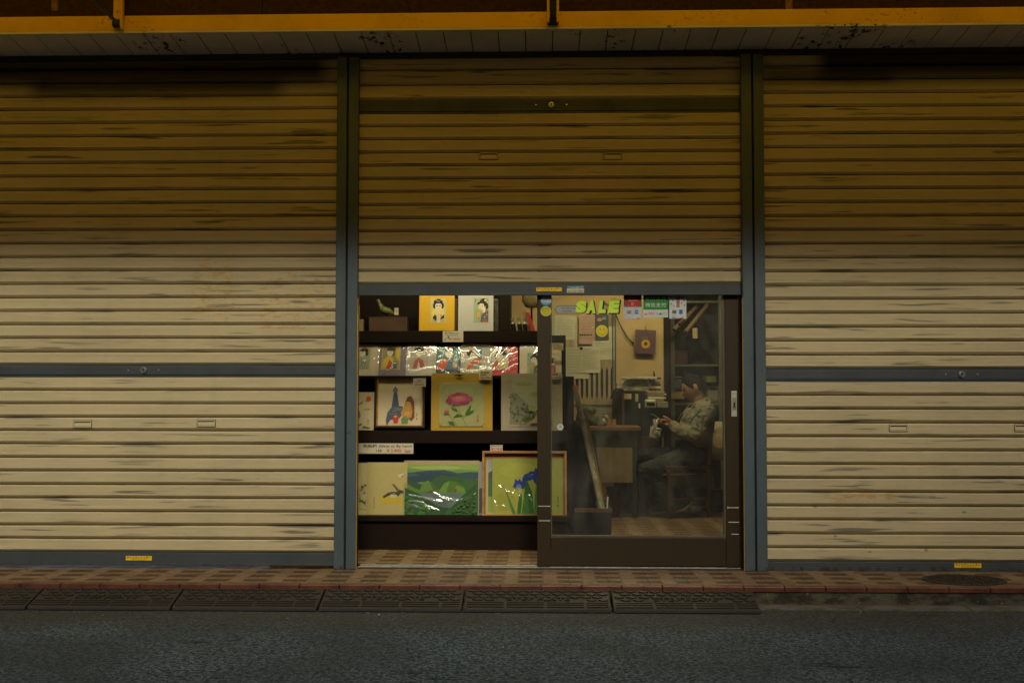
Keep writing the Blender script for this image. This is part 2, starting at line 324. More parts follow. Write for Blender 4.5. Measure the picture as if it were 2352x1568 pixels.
# ---------------------------------------------------------------- mesh builder
class MB:
    def __init__(s): s.v = []; s.f = []; s.c = []; s.mi = []
    def face(s, pts, col=None, mi=0):
        i = len(s.v); s.v += [Vector(p) for p in pts]; s.f.append(tuple(range(i, i+len(pts)))); s.c.append(col); s.mi.append(mi)
    def add(s, verts, faces, col=None, mi=0):
        i = len(s.v); s.v += [Vector(p) for p in verts]
        for f in faces: s.f.append(tuple(i+k for k in f)); s.c.append(col); s.mi.append(mi)
        return s
    def box(s, x0, x1, y0, y1, z0, z1, col=None, mi=0):
        v = [(x, y, z) for z in (z0, z1) for y in (y0, y1) for x in (x0, x1)]
        return s.add(v, [(0, 2, 3, 1), (4, 5, 7, 6), (0, 1, 5, 4), (2, 6, 7, 3), (0, 4, 6, 2), (1, 3, 7, 5)], col, mi)
    def prism(s, pts, y0, y1, col=None, mi=0):          # polygon in XZ, extruded along Y
        n = len(pts); v = [(p[0], y0, p[1]) for p in pts]+[(p[0], y1, p[1]) for p in pts]
        return s.add(v, [tuple(range(n)), tuple(range(2*n-1, n-1, -1))]+[(i, i+n, (i+1) % n+n, (i+1) % n) for i in range(n)], col, mi)
    def hull8(s, a, b, col=None, mi=0):                 # two quads, joined
        return s.add(list(a)+list(b), [(3, 2, 1, 0), (4, 5, 6, 7)]+[(i, (i+1) % 4, (i+1) % 4+4, i+4) for i in range(4)], col, mi)
    def tube(s, path, r, n=10, cap=True, col=None, mi=0, flat=1.0):
        path = [Vector(p) for p in path]; rs = r if isinstance(r, (list, tuple)) else [r]*len(path); vs = []; fs = []
        for k, p in enumerate(path):
            t = (path[min(k+1, len(path)-1)]-path[max(k-1, 0)]).normalized()
            up = Vector((0, 0, 1)) if abs(t.z) < .9 else Vector((0, 1, 0)); a = t.cross(up).normalized(); b = a.cross(t)
            for j in range(n):
                th = 2*math.pi*j/n; vs.append(p+a*math.cos(th)*rs[k]+b*math.sin(th)*rs[k]*flat)
        for k in range(len(path)-1):
            for j in range(n): fs.append((k*n+j, k*n+(j+1) % n, (k+1)*n+(j+1) % n, (k+1)*n+j))
        if cap: fs += [tuple(range(n-1, -1, -1)), tuple(range((len(path)-1)*n, len(path)*n))]
        return s.add(vs, fs, col, mi)
    def lathe(s, prof, c, n=24, axis='Z', col=None, mi=0, sx=1, sy=1):
        vs = []; fs = []
        for (r, h) in prof:
            for j in range(n):
                th = 2*math.pi*j/n; a, b = r*math.cos(th)*sx, r*math.sin(th)*sy
                vs.append(Vector(c)+(Vector((a, b, h)) if axis == 'Z' else Vector((a, -h, b))))
        for k in range(len(prof)-1):
            for j in range(n): fs.append((k*n+j, k*n+(j+1) % n, (k+1)*n+(j+1) % n, (k+1)*n+j))
        if prof[0][0] > 1e-5: fs.append(tuple(range(n-1, -1, -1)))
        if prof[-1][0] > 1e-5: fs.append(tuple(range((len(prof)-1)*n, len(prof)*n)))
        return s.add(vs, fs, col, mi)
    def ball(s, c, r, sc3=(1, 1, 1), n=14, rot=None, fn=None):
        vs = []; fs = []; m = n//2+1
        for i in range(m+1):
            ph = math.pi*i/m
            for j in range(n):
                th = 2*math.pi*j/n; v = Vector((math.sin(ph)*math.cos(th), math.sin(ph)*math.sin(th), math.cos(ph)))
                if fn: v = fn(v)
                v = Vector((v.x*sc3[0], v.y*sc3[1], v.z*sc3[2]))*r
                if rot: v = rot @ v
                vs.append(Vector(c)+v)
        for i in range(m):
            for j in range(n): fs.append((i*n+j, (i+1)*n+j, (i+1)*n+(j+1) % n, i*n+(j+1) % n))
        return s.add(vs, fs)
    def limb(s, p0, r0, p1, r1, n=14):
        p0, p1 = Vector(p0), Vector(p1); s.ball(p0, r0, n=n); s.ball(p1, r1, n=n); s.tube([p0, p1], [r0, r1], n); return s
    def text(s, body, x, z, w, h, y=0.0, col=(0, 0, 0), shear=0.0, depth=0.0, bold=0.0, mi=0):   # in XZ, lower-left at x,z, stretched to w by h
        cu = bpy.data.curves.new('t', 'FONT'); cu.body = body; cu.size = 1; cu.extrude = .5 if depth else 0; cu.offset = bold; cu.resolution_u = 3
        ob = bpy.data.objects.new('t', cu); C.objects.link(ob); dg = bpy.context.evaluated_depsgraph_get(); dg.update()
        me = bpy.data.meshes.new_from_object(ob.evaluated_get(dg)); vs = [v.co.copy() for v in me.vertices]; fs = [tuple(p.vertices) for p in me.polygons]
        bpy.data.objects.remove(ob); bpy.data.curves.remove(cu); bpy.data.meshes.remove(me)
        if not vs: return s
        x0, x1 = min(v.x for v in vs), max(v.x for v in vs); z0, z1 = min(v.y for v in vs), max(v.y for v in vs)
        o = []
        for v in vs:
            zz = (v.y-z0)/max(1e-6, z1-z0)*h; o.append((x+(v.x-x0)/max(1e-6, x1-x0)*w+zz*shear, y-(v.z+.5)*depth, z+zz))
        return s.add(o, fs, col, mi)
    def build(s, name, mat, parent=None, smooth=False, bevel=0.0, angle=None):
        me = bpy.data.meshes.new(name); me.from_pydata([tuple(v) for v in s.v], [], s.f)
        for m in (mat if isinstance(mat, (list, tuple)) else [mat]): me.materials.append(m)
        for p, mi in zip(me.polygons, s.mi): p.material_index = mi; p.use_smooth = smooth
        if any(c is not None for c in s.c):
            ca = me.color_attributes.new('Col', 'FLOAT_COLOR', 'CORNER'); k = 0
            for p, c in zip(me.polygons, s.c):
                for _ in p.vertices: ca.data[k].color = tuple(c or (1, 1, 1))[:3]+(1,); k += 1
        o = bpy.data.objects.new(name, me); C.objects.link(o)
        if parent:
            o.parent = parent
            o.matrix_parent_inverse = Matrix.Translation(-parent.location) if (parent.type == 'EMPTY' and not parent.get('_local')) else Matrix()
        if bevel:
            md = o.modifiers.new('bevel', 'BEVEL'); md.width = bevel; md.segments = 2; md.limit_method = 'ANGLE'; md.angle_limit = R(40)
        return o
def tag(o, label=None, cat=None, group=None, kind=None):
    if label: o['label'] = label
    if cat: o['category'] = cat
    if group: o['group'] = group
    if kind: o['kind'] = kind
    return o
def thing(name, label, cat, loc=(0, 0, 0), group=None, local=False, rot=None):
    o = bpy.data.objects.new(name, None); C.objects.link(o); o.location = loc; o.empty_display_size = .1
    if local: o['_local'] = 1
    if rot: o.rotation_euler = rot
    return tag(o, label, cat, group)
def bx(name, mat, parent, *a, bevel=.002):
    return MB().box(*a).build(name, mat, parent, bevel=bevel)
def remesh(o, vox, smooth=4, fac=.5, disp=None):
    md = o.modifiers.new('r', 'REMESH'); md.mode = 'VOXEL'; md.voxel_size = vox; md.use_smooth_shade = True
    if smooth: ms = o.modifiers.new('s', 'SMOOTH'); ms.iterations = smooth; ms.factor = fac
    dg = bpy.context.evaluated_depsgraph_get(); dg.update(); me = bpy.data.meshes.new_from_object(o.evaluated_get(dg))
    o.modifiers.clear(); old = o.data; me.name = old.name; o.data = me
    if not me.materials: me.materials.append(old.materials[0])
    if disp:
        amp, fr, st = disp; ns = [v.normal.copy() for v in me.vertices]
        for v, nn in zip(me.vertices, ns):
            q = Vector((v.co.x*st[0], v.co.y*st[1], v.co.z*st[2]))*fr
            k = noise.noise(q)+.5*noise.noise(q*2.1); v.co += nn*amp*(1-2*abs(k))
    for p in me.polygons: p.use_smooth = True
    return o

# ================================================================ SETTING
ROADZ = -.105
KY = -.60                                             # kerb edge
def struct(o): return tag(o, kind='structure')
m = MB(); m.face([(-150, -200, ROADZ), (150, -200, ROADZ), (150, 80, ROADZ), (-150, 80, ROADZ)]); struct(m.build('road', M['asphalt']))
m = MB(); m.box(-9, 9, KY+.055, -.02, ROADZ-.05, 0); m.box(-9, 9, -.02, .13, -.2, -.006); struct(m.build('pavement', M['tiles']))
m = MB(); xx = -9.0; 
while xx < 9: m.box(xx+.002, xx+.229, KY-.004, KY+.055, -.028, .003+random.uniform(-.001, .001)); xx += .231
struct(m.build('kerb_edging', M['edge'], bevel=.004))
m = MB(); m.box(-9, 9, KY+.004, KY+.054, ROADZ-.05, -.026); struct(m.build('kerb', M['kerb']))
m = MB()
xx = -9
while xx < 9: m.box(xx, xx+.596, KY-.13, KY+.004, ROADZ-.03, ROADZ+.008+random.uniform(-.002, .002)); xx += .6
struct(m.build('gutter', M['gutter'], bevel=.004))

# ---- rubber kerb ramps with their raised tread and moulded words
def ramp(i, xa, xb, words, label):
    A = G(xa, 1344).x; B = G(xb, 1344).x
    yt, zt, yb, zb = KY-.008, -.020, KY-.238, ROADZ+.024
    t = thing('kerb_ramp', label, 'kerb ramp', ((A+B)/2, KY-.13, ROADZ), 'rubber ramps laid along the kerb')
    g = .006; m = MB()
    pr = [(yt, ROADZ+.002), (yt, zt), (yb, zb), (yb-.004, ROADZ+.002)]
    v = [(x, y, z) for x in (A+g, B-g) for y, z in pr]
    m.add(v, [(0, 1, 2, 3), (7, 6, 5, 4), (0, 4, 5, 1), (1, 5, 6, 2), (2, 6, 7, 3), (3, 7, 4, 0)])
    m.build('ramp_body', M['rubber'], t, bevel=.005)
    def S_(x, s, h):                               # s: 0 at the kerb, 1 at the road
        n = Vector((0, zt-zb, yt-yb)).normalized(); n = Vector((0, -abs(n.y), abs(n.z)))
        return Vector((x, yt+(yb-yt)*s, zt+(zb-zt)*s)) + n*h
    m = MB()
    def rib(x0, s0, x1, s1, wd, h=.007):
        e = Vector((x1-x0, (s1-s0)*.26)); e.normalize(); nx, ns = -e.y*wd/2, e.x*wd/2/.26
        q = [(x0-nx, s0-ns), (x1-nx, s1-ns), (x1+nx, s1+ns), (x0+nx, s0+ns)]
        m.hull8([S_(*p, -.002) for p in q], [S_(*p, h) for p in q])
    n = int((B-A)/.068)
    for r_ in range(4):
        for k in range(n):
            x = A+.03+(B-A-.06)*(k+.5*(r_ % 2)+.25)/n; s = .10+.155*r_
            if x > B-.04: continue
            if words and r_ == 3 and (A+B)/2-.25 < x < (A+B)/2+.25: continue
            rib(x-.026, s-.03, x+.002, s+.045, .013); rib(x+.000, s+.045, x+.026, s+.0, .010)
    m.build('tread', M['rubber'], t)
    m = MB()
    for s in (.70, .80, .92):
        k = A+.02
        while k < B-.05: m.hull8([S_(a, b_, -.002) for a, b_ in ((k, s-.022), (min(k+.205, B-.02), s-.022), (min(k+.205, B-.02), s+.022), (k, s+.022))], [S_(a, b_, .006) for a, b_ in ((k, s-.022), (min(k+.205, B-.02), s-.022), (min(k+.205, B-.02), s+.022), (k, s+.022))]); k += .222
    m.build('lip_ribs', M['rubber'], t)
    if words:
        for word, wx, ww in (('STEP', -.17, .15), ('PLATE', .0, .18)):
          q = MB().text(word, 0, 0, ww, .040, depth=1)
          vs = [S_((A+B)/2+wx+p.x, .61-p.z/.26, -.001+.009*(1 if p.y < -.5 else 0)) for p in q.v]
          q.v = vs; q.build('moulded_word', M['rubber'], t)
bd = [-240, 93, 419, 747, 1069, 1400, 1727]
names = ['leftmost black rubber kerb ramp, cut off by the left edge of the picture', 'black rubber kerb ramp below the yellow sticker of the left shutter',
         'black rubber kerb ramp just left of the post beside the open doorway', 'black rubber kerb ramp in front of the open half of the doorway',
         'black rubber kerb ramp in front of the left half of the glass door', 'rightmost black rubber kerb ramp, ending before the bare stained kerb']
for i in range(6): ramp(i, bd[i], bd[i+1], True, names[i])

m = MB(); rl = random.Random(31)
for k in range(230):
    x = rl.uniform(-3.6, 3.4); yy = KY-.26-abs(rl.gauss(0, .22)); q = rl.uniform(.003, .008)
    if x > 1.2: yy += .10
    m.ball((x, yy, ROADZ+q*.4), q, (1, rl.uniform(.6, 1), .6), 5)
tag(m.build('gravel', pm('grit', (.13, .12, .09), .9, var=.6, vs=8)), kind='stuff')
for i, (x, yy, lab) in enumerate(((-.87, -.93, 'small pale pebble on the road below the ramp left of the doorway'), (.45, -.90, 'tiny orange leaf on the road before the glass door'))):
    m = MB(); m.ball((x, yy, ROADZ+.006), .006 if i == 0 else .007, (1, .8, .6 if i == 0 else .2), 8); tag(m.build('pebble' if i == 0 else 'fallen_leaf', pm('pale_pebble', (.5, .45, .3), .8) if i == 0 else pm('orange_leaf', (.4, .10, .02), .7), None), lab, 'pebble' if i == 0 else 'leaf')
# ---- manhole cover
c = (G(2123, 1333)+G(2309, 1333))*.5
t = thing('manhole_cover', 'round cast iron manhole cover set in the tiled pavement before the right shutter', 'manhole cover', (c.x, -.345, 0))
cc = (c.x, -.345, 0); rr = abs(G(2309, 1333).x-G(2123, 1333).x)/2; ky = .185/rr
MB().lathe([(rr, -.01), (rr, .006), (rr-.02, .008), (rr-.022, .003), (0, .003)], cc, 40, sy=ky).build('cover_plate', M['iron'], t, smooth=False)
m = MB()
for i in range(-7, 8):
    for j in range(-5, 6):
        x, y = i*.03, j*.03
        if (x/rr)**2+(y/.185)**2 < .78: (m.box(cc[0]+x-.011, cc[0]+x+.011, cc[1]+y-.004, cc[1]+y+.004, .002, .008) if (i+j) % 2 else m.box(cc[0]+x-.004, cc[0]+x+.004, cc[1]+y-.011, cc[1]+y+.011, .002, .008))
m.build('grip_pattern', M['iron'], t)

# ================================================================ FRONT OF THE BUILDING
ZT = Z(124)                                            # underside of soffit at the shutters
YF = -.35                                              # street side of the awning beam
zb = Z(62.5, Y=YF); zt_ = Z(27.5, Y=YF); TILT = -.0024
t = thing('upper_wall', 'dark brown rough stucco wall above the yellow beam', 'wall', (0, 0, 3.6))
m = MB()
x0, x1 = -9, 9
for a_, b_ in zip([x0, X(603, 10, -.25), X(750, 10, -.25)+1.3, x1], [X(603, 10, -.25), X(750, 10, -.25)+1.3, x1, None]):
    if b_ is not None: m.box(a_+.004, b_-.004, -.25, .3, zt_-.03, 6.5)
m.build('stucco_face', M['stucco'], t); bx('joint_backing', M['lintel'], t, x0, x1, -.235, .29, zt_-.02, 6.48, bevel=0)
for (xa, ya, yb_) in ((126, -60, 25), (1813, -60, 29)):
    p = P(xa, yb_, -.253); MB().box(p.x-.022, p.x+.02, -.2535, -.2495, p.z, 3.9).build('paint_drip', pm('old_yellow_paint', (.22, .11, .012), .7, var=.5, vs=30), t)
t = thing('awning_beam', 'long yellow painted steel beam running above all three shutters', 'beam', (0, YF, zb)); t.rotation_euler.y = TILT
MB().box(-9, 9, YF, YF+.07, zb, zt_).build('beam_face', M['beam'], t, bevel=.004)
bx('drip_edge', M['soffit'], t, -9, 9, YF-.004, YF+.03, zb-.016, zb-.001, bevel=.002)
t = thing('soffit', 'grey boarded soffit with flaking paint between the yellow beam and the shutters', 'soffit', (0, -.2, ZT)); t.rotation_euler.y = TILT
m = MB(); bw = .1675; k = -9.0+.04
zf = zb-.017
while k < 9:
    a_, b_ = k+.0035, k+bw-.0035
    m.hull8([(a_, YF+.02, zf), (b_, YF+.02, zf), (b_, .02, ZT), (a_, .02, ZT)], [(a_, YF+.02, zf+.02), (b_, YF+.02, zf+.02), (b_, .02, ZT+.02), (a_, .02, ZT+.02)]); k += bw
m.build('soffit_boards', M['soffit'], t)
MB().hull8([(-9, YF+.03, zf+.014), (9, YF+.03, zf+.014), (9, .06, ZT+.014), (-9, .06, ZT+.014)], [(-9, YF+.03, zf+.05), (9, YF+.03, zf+.05), (9, .06, ZT+.05), (-9, .06, ZT+.05)]).build('board_backing', M['lintel'], t)
t = thing('shutter_lintel', 'narrow dark lintel directly under the soffit above the shutters', 'lintel', (0, 0, ZT)); t.rotation_euler.y = TILT
bx('lintel_beam', M['lintel'], t, -9, 9, -.03, .3, ZT-.028, ZT+.013)
# unseen yellow awning on the brackets, shaped to shade and tint the upper shutters
AW = [(-.27, 4.15), (-1.6, 3.25)]
t = thing('unseen_awning', 'yellow canvas awning stretched out over the shop front above the picture', 'awning', (0, -.8, 4))
m = MB(); n = 40
for k in range(n):
    a_, b_ = -9+18*k/n, -9+18*(k+1)/n; s_ = .015*(k % 2)
    m.face([(a_, AW[0][0], AW[0][1]), (b_, AW[0][0], AW[0][1]), (b_, AW[1][0], AW[1][1]), (a_, AW[1][0], AW[1][1])])
m.build('canvas', M['canvas'], t); m = MB()
for k in range(36): a_ = -9+k*.5; m.box(a_+.01, a_+.49, AW[1][0]-.003, AW[1][0], AW[1][1]-.12, AW[1][1])
m.build('valance', M['canvas'], t); MB().tube([(-9, AW[1][0]+.01, AW[1][1]-.02), (9, AW[1][0]+.01, AW[1][1]-.02)], .02).build('front_bar', M['post'], t)
def bracket(xc, side, label, bottom):
    p = P(xc, bottom, YF); x = p.x
    t = thing('awning_bracket', label, 'bracket', (x, YF, p.z), 'awning brackets on the beam')
    if side:
        m = MB(); m.box(x-.034, x+.022, YF-.004, YF-.001, p.z-.01, 4.05); m.box(x+.018, x+.034, YF-.035, YF-.004, p.z-.03, 4.05); m.build('upright', M['beam'], t, bevel=.002)
        a_ = P(272, 56, YF-.05); b_ = P(215, 0, YF-.22); d_ = (b_-a_)
        e = a_+d_*1.7; m = MB(); m.tube([a_, e], .019, 4, flat=.5); m.build('diagonal_brace', M['post'], t, bevel=.002)
        MB().lathe([(.009, 0), (.009, .006), (0, .007)], (x-.008, YF-.004, P(272, 26, YF).z), 10, 'Y').build('bolt', M['beam'], t)
        bx('foot_plate', M['hole'], t, x-.03, x+.02, YF-.035, YF-.0045, p.z-.012, p.z+.03)
    else:
        m = MB(); m.box(x-.036, x-.022, YF-.05, YF-.001, p.z, 4.05); m.box(x+.022, x+.036, YF-.05, YF-.001, p.z, 4.05); m.build('upright', M['beam'], t, bevel=.002)
        m = MB(); m.add([(x-.018, YF-.035, p.z+.045), (x+.018, YF-.035, p.z+.045), (x+.018, YF-.02, p.z+.03), (x-.018, YF-.02, p.z+.03), (x-.018, -.86, 3.72), (x+.018, -.86, 3.72), (x+.018, -.84, 3.69), (x-.018, -.84, 3.69)], [(3, 2, 1, 0), (4, 5, 6, 7), (0, 1, 5, 4), (1, 2, 6, 5), (2, 3, 7, 6), (3, 0, 4, 7)])
        m.build('diagonal_brace', M['post'], t, bevel=.002)
        bx('foot_plate', M['hole'], t, x-.03, x+.03, YF-.03, YF-.0045, p.z-.006, p.z+.035)
bracket(273, True, 'yellow bracket with slanting grey brace on the beam at upper left', 60)
bracket(1270, False, 'yellow bracket with upright grey brace on the beam above the middle shutter', 57)
# unseen street row opposite; taller right block added to shade the right shutter
t = thing('opposite_shade_block', 'plain row of low street buildings facing the shop from across the road', 'building', (0, -16, 0))
m = MB(); m.box(-40, 3.4, -22, -16, ROADZ, 11.5); m.box(3.4, 40, -22, -16, ROADZ, 13.5); m.build('wall', pm('opposite_wall', (.16, .145, .12), .8), t)
for k in range(-4, 5):
    for fl in (0.9, 3.9): MB().box(k*4-.9, k*4+.9, -16.03, -15.97, fl, fl+1.4).build('window', M['black'], t)

# ---------------------------------------------------------------- shutter posts
def post(x0, x1, ybot, strip_right, label):
    Yp = -.06; a_, b_ = X(x0, ybot, Yp), X(x1, ybot, Yp)
    t = thing('shutter_post', label, 'post', ((a_+b_)/2, 0, 0), 'shutter posts')
    mid = (a_+b_)/2; g = .006
    bx('guide_channel', M['post'], t, a_, mid-g, Yp, -.02, 0.002, ZT-.03, bevel=.004)
    bx('guide_channel', M['post'], t, mid+g, b_, Yp, -.02, 0.002, ZT-.03, bevel=.004)
    bx('joint', M['hole'], t, mid-g-.001, mid+g+.001, Yp+.018, -.021, .003, ZT-.031, bevel=0)
    e = b_ if strip_right else a_
    bx('yellow_edge', M['yellow'], t, min(e, e+(.002 if strip_right else -.002)), max(e, e+(.002 if strip_right else -.002)), Yp+.004, -.036, .002, Z(686), bevel=0)
post(766, 817, 1300, True, 'blue grey shutter post between the left shutter and the open doorway')
post(1711, 1764, 1309, False, 'blue grey shutter post between the glass door and the right shutter')
# outer posts that end the long shutters beyond the picture
# ---------------------------------------------------------------- shutters
def curtain(x0, x1, z0, z1, n, Y0=0.0):
    p = (z1-z0)/n; ts = [(0, .030), (.055, .030), (.062, -.001), (.070, -.0045)]
    for k in range(7):
        u = .12+.092*k; ts += [(u, -.006), (u+.010, -.0040), (u+.022, -.0040), (u+.032, -.006)]
    ts += [(.79, -.006), (.80, -.005), (.955, .0075), (.960, .030), (.999, .030)]
    m = MB(); rows = []
    for s in range(n):
        jit = random.uniform(-.0012, .0012)
        for t_, y in ts: rows.append((z1-(s+t_)*p, Y0+y+(jit if y < .01 else 0)))
    rows.append((z0, Y0+.030)); ns = 14; xs = [x0+(x1-x0)*k/ns for k in range(ns+1)]
    sg = lambda x, z: .0022*noise.noise(Vector((x*1.3, z*6, 3)))+.0006*noise.noise(Vector((x*4, z*14, 9)))
    i0 = len(m.v); W = ns+1
    for z, y in rows:
        for x in xs: m.v.append(Vector((x, y+.0022*noise.noise(Vector((x*1.7, round(z/p)*.37, 5))), z+sg(x, round(z/p)))))
    for r_ in range(len(rows)-1):
        for k in range(ns):
            m.f.append((i0+r_*W+k, i0+(r_+1)*W+k, i0+(r_+1)*W+k+1, i0+r_*W+k+1)); m.c.append(None); m.mi.append(0)
    return m
def lockbar(x0, x1, z0, z1, xl, t, name='lock_bar'):
    m = MB(); m.box(x0, x1, -.009, .034, z0+.012, z1-.002); m.box(x0, x1, -.003, .034, z0-.002, z0+.012)
    for k in range(6): zz = z1-.012-(z1-z0-.03)*k/6; m.box(x0, x1, -.0105, -.0085, zz-.006, zz-.002)
    o = m.build(name, M['bar'], t, bevel=.001)
    zc = (z0+z1)/2+.004
    l = MB().lathe([(.0205, 0), (.0205, .006), (.017, .009), (.0115, .0095), (.0115, .006), (0, .006)], (xl, -.0105, zc), 20, 'Y').build('lock_cylinder', M['chrome'], o, smooth=False)
    MB().box(xl-.0028, xl+.0028, -.0185, -.0155, zc-.008, zc+.008).build('keyhole', M['hole'], o)
    for dx in (-.098, .098): MB().lathe([(.006, 0), (.005, .004), (0, .005)], (xl+dx, -.0105, zc), 10, 'Y').build('screw', M['chrome'], o)
    return o
def pull(xc, yc, t, mat):
    a_ = P(xc-21, yc, -.01).x; b_ = P(xc+21, yc, -.01).x; z1 = Z(yc-8, xc, -.01); z0 = Z(yc+7, xc, -.01); m = MB()
    f = .0055; y0, y1 = -.0135, -.0076
    m.box(a_, b_, y0, y1, z1-f, z1); m.box(a_, b_, y0, y1, z0, z0+f); m.box(a_, a_+f, y0, y1, z0+f, z1-f); m.box(b_-f, b_, y0, y1, z0+f, z1-f)
    m.box(a_+f+.002, b_-f-.002, -.0090, -.0078, z0+f+.002, z1-f-.007)
    o = m.build('finger_pull', mat, t, bevel=.001); MB().box(a_-.003, b_+.003, -.0075, -.0065, z0-.003, z1+.003).build('pull_recess', M['hole'], o); MB().box(a_+f, b_-f, -.0068, -.0061, z1-f-.009, z1-f).build('pull_slot', M['hole'], o); return o
YEL, BLK = (.80, .50, .01), (.015, .013, .01)
def sticker(xc, yc, wd, hd, t, y):
    p0 = P(xc-wd/2, yc+hd/2, y); p1 = P(xc+wd/2, yc-hd/2, y); W, H = p1.x-p0.x, p1.z-p0.z; m = MB()
    m.box(p0.x, p1.x, y-.0012, y, p0.z, p1.z, YEL)
    m.text('テイコクシャッター', p0.x+W*.04, p0.z+H*.36, W*.92, H*.56, y-.0016, BLK, bold=.02)
    m.text('TEL 0720 82-1212', p0.x+W*.22, p0.z+H*.07, W*.56, H*.20, y-.0016, BLK)
    return m.build('maker_sticker', M['ink'], t)
def shutter(label, x0, x1, ybar, ylo, nlo, nup, ybot, xl, pulls, stick, mat, y_top=125):
    a_, b_ = x0, x1; xm = 1176
    t = thing('roller_shutter', label, 'shutter', ((a_+b_)/2, 0, Z(ybot)), 'roller shutters of the shop front')
    zA, zB = Z(ybar[0], xm), Z(ybar[1], xm); z0 = Z(ylo, xm); zb_ = Z(ybot, xm)
    m = curtain(a_, b_, z0, zB, nlo); m2 = curtain(a_, b_, zA, Z(y_top, xm), nup); 
    m.add(m2.v, m2.f); m.build('slat_curtain', mat, t)
    lockbar(a_, b_, zB, zA, xl, t)
    m = MB(); m.box(a_, b_, -.010, .02, zb_+.012, z0); m.box(a_, b_, -.0125, .02, zb_, zb_+.012); m.build('bottom_bar', M['bar'], t, bevel=.002)
    for p in pulls: pull(p[0], p[1], t, mat)
    sticker(*stick, t, -.0125)
    return t
xl0 = X(822, 700)+.02
shutter('closed cream roller shutter on the left with rusty scrapes', -6.2, X(788), (838.5, 865), 1271, 13, 23, 1300, X(331, 850), [(189, 974), (473, 972)], (319, 1281, 60, 10), M['sh_left'])
ms = shutter('half raised cream roller shutter above the open doorway and glass door', X(812), X(1716), (229, 260), 653, 13, 3, 678, X(1266, 240), [(1122, 359), (1407, 359)], (1261, 664.5, 59, 9), M['sh_mid'])
p0 = P(1302, 672.5, -.0125); p1 = P(1341.5, 656.5, -.0125); m = MB(); W, H = p1.x-p0.x, p1.z-p0.z
m.box(p0.x, p1.x, -.0137, -.0125, p0.z, p1.z, (.6, .55, .38)); m.box(p0.x, p1.x, -.0141, -.0137, p0.z+H*.62, p1.z, (.03, .22, .32))
m.text('シャッター修理・取替', p0.x+W*.05, p0.z+H*.80, W*.9, H*.15, -.0145, (.8, .8, .7)); m.text('見積無料', p0.x+W*.2, p0.z+H*.65, W*.6, H*.12, -.0145, (.8, .8, .7))
m.text('フジバヤシ工業', p0.x+W*.2, p0.z+H*.42, W*.6, H*.13, -.0145, BLK)
m.text('06-6471-4808', p0.x+W*.05, p0.z+H*.20, W*.9, H*.16, -.0145, BLK); m.text('090-3861-0872', p0.x+W*.05, p0.z+H*.03, W*.9, H*.13, -.0145, BLK)
m.build('repair_sticker', M['ink'], ms)
shutter('closed cream roller shutter on the right spotted with dark dabs', X(1740), 6.2, (846.5, 875), 1286, 13, 23, 1311, X(2207, 858), [(2064, 983), (2352, 983)], (2223, 1298, 62, 10), M['sh_right'])

# ================================================================ INSIDE THE SHOP
XL, XR, YB, ZC = X(790), 2.35, 3.6, 2.75
wall_y = YB
m = MB(); m.face([(XL-.4, .13, .004), (3.4, .13, .004), (3.4, 4.8, .004), (XL-.4, 4.8, .004)]); struct(m.build('shop_floor', M['tiles_in']))
m = MB(); m.box(XL-.42, 3.4, .16, 4.8, ZC, ZC+.1); struct(m.build('shop_ceiling', M['ceil']))
xd = P(1532, 900, YB).x                                # where the plastered wall ends at the dark recess
t = thing('back_wall', 'cream plastered back wall of the shop behind the seated man', 'wall', (0, YB, 0))
bx('plaster', M['wall_in'], t, XL-.4, xd, YB, YB+.1, 0, ZC, bevel=0)
zsk = .05; m = MB(); m.box(XL-.4, xd, YB-.015, YB, 0.004, .055); m.box(XL-.4, xd, YB-.02, YB, .06, .075); m.build('skirting', M['honey'] if 'honey' in M else M['wood'], t)
t = thing('side_wall', 'dark side wall of the shop left of the print shelves', 'wall', (XL, 2, 0)); bx('wall_face', M['wall_dk'], t, XL-.5, XL-.4, .14, 4.8, 0, ZC, bevel=0)
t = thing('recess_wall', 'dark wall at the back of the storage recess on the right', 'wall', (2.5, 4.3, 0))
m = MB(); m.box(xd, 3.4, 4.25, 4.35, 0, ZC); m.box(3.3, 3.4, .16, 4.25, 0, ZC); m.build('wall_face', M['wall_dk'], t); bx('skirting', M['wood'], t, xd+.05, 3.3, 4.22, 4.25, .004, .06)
t = thing('recess_post', 'dark brown door post at the right end of the cream wall', 'post', (xd, YB, 0)); a_ = P(1525, 800, YB-.03).x; b_ = P(1541, 800, YB-.03).x
bx('post_shaft', M['wood_dark'], t, a_, b_, YB-.03, YB+.12, .004, ZC)

def P3(x, y, Y): return P(x, y, Y)
# fluorescent fittings
def fitting(label, x0, x1, y, z, mat):
    t = thing('ceiling_light', label, 'ceiling light', ((x0+x1)/2, y, z), 'fluorescent lights in the shop')
    bx('housing', M['greyp'], t, x0, x1, y-.07, y+.07, z+.03, z+.09)
    for dy in (-.035, .035): MB().tube([(x0+.03, y+dy, z), (x1-.03, y+dy, z)], .016, 10).build('tube', mat, t, smooth=True)
    m = MB()
    for e in (x0, x1-.03): MB().box(e, e+.03, y-.06, y+.06, z-.02, z+.03).build('end_cap', M['greyp'], t)
    
    m = MB()
    for xx in (x0+.2, x1-.2): MB().tube([(xx, y, z+.09), (xx, y, ZC)], .006, 6).build('hanger', M['greyp'], t)
fitting('fluorescent light hanging over the print shelves behind the raised shutter', X(815), X(815)+1.25, .38, 2.32, M['tube'])
fitting('warm fluorescent light hanging over the desk at the back', .35, 1.75, 2.35, 2.42, M['tube2'])

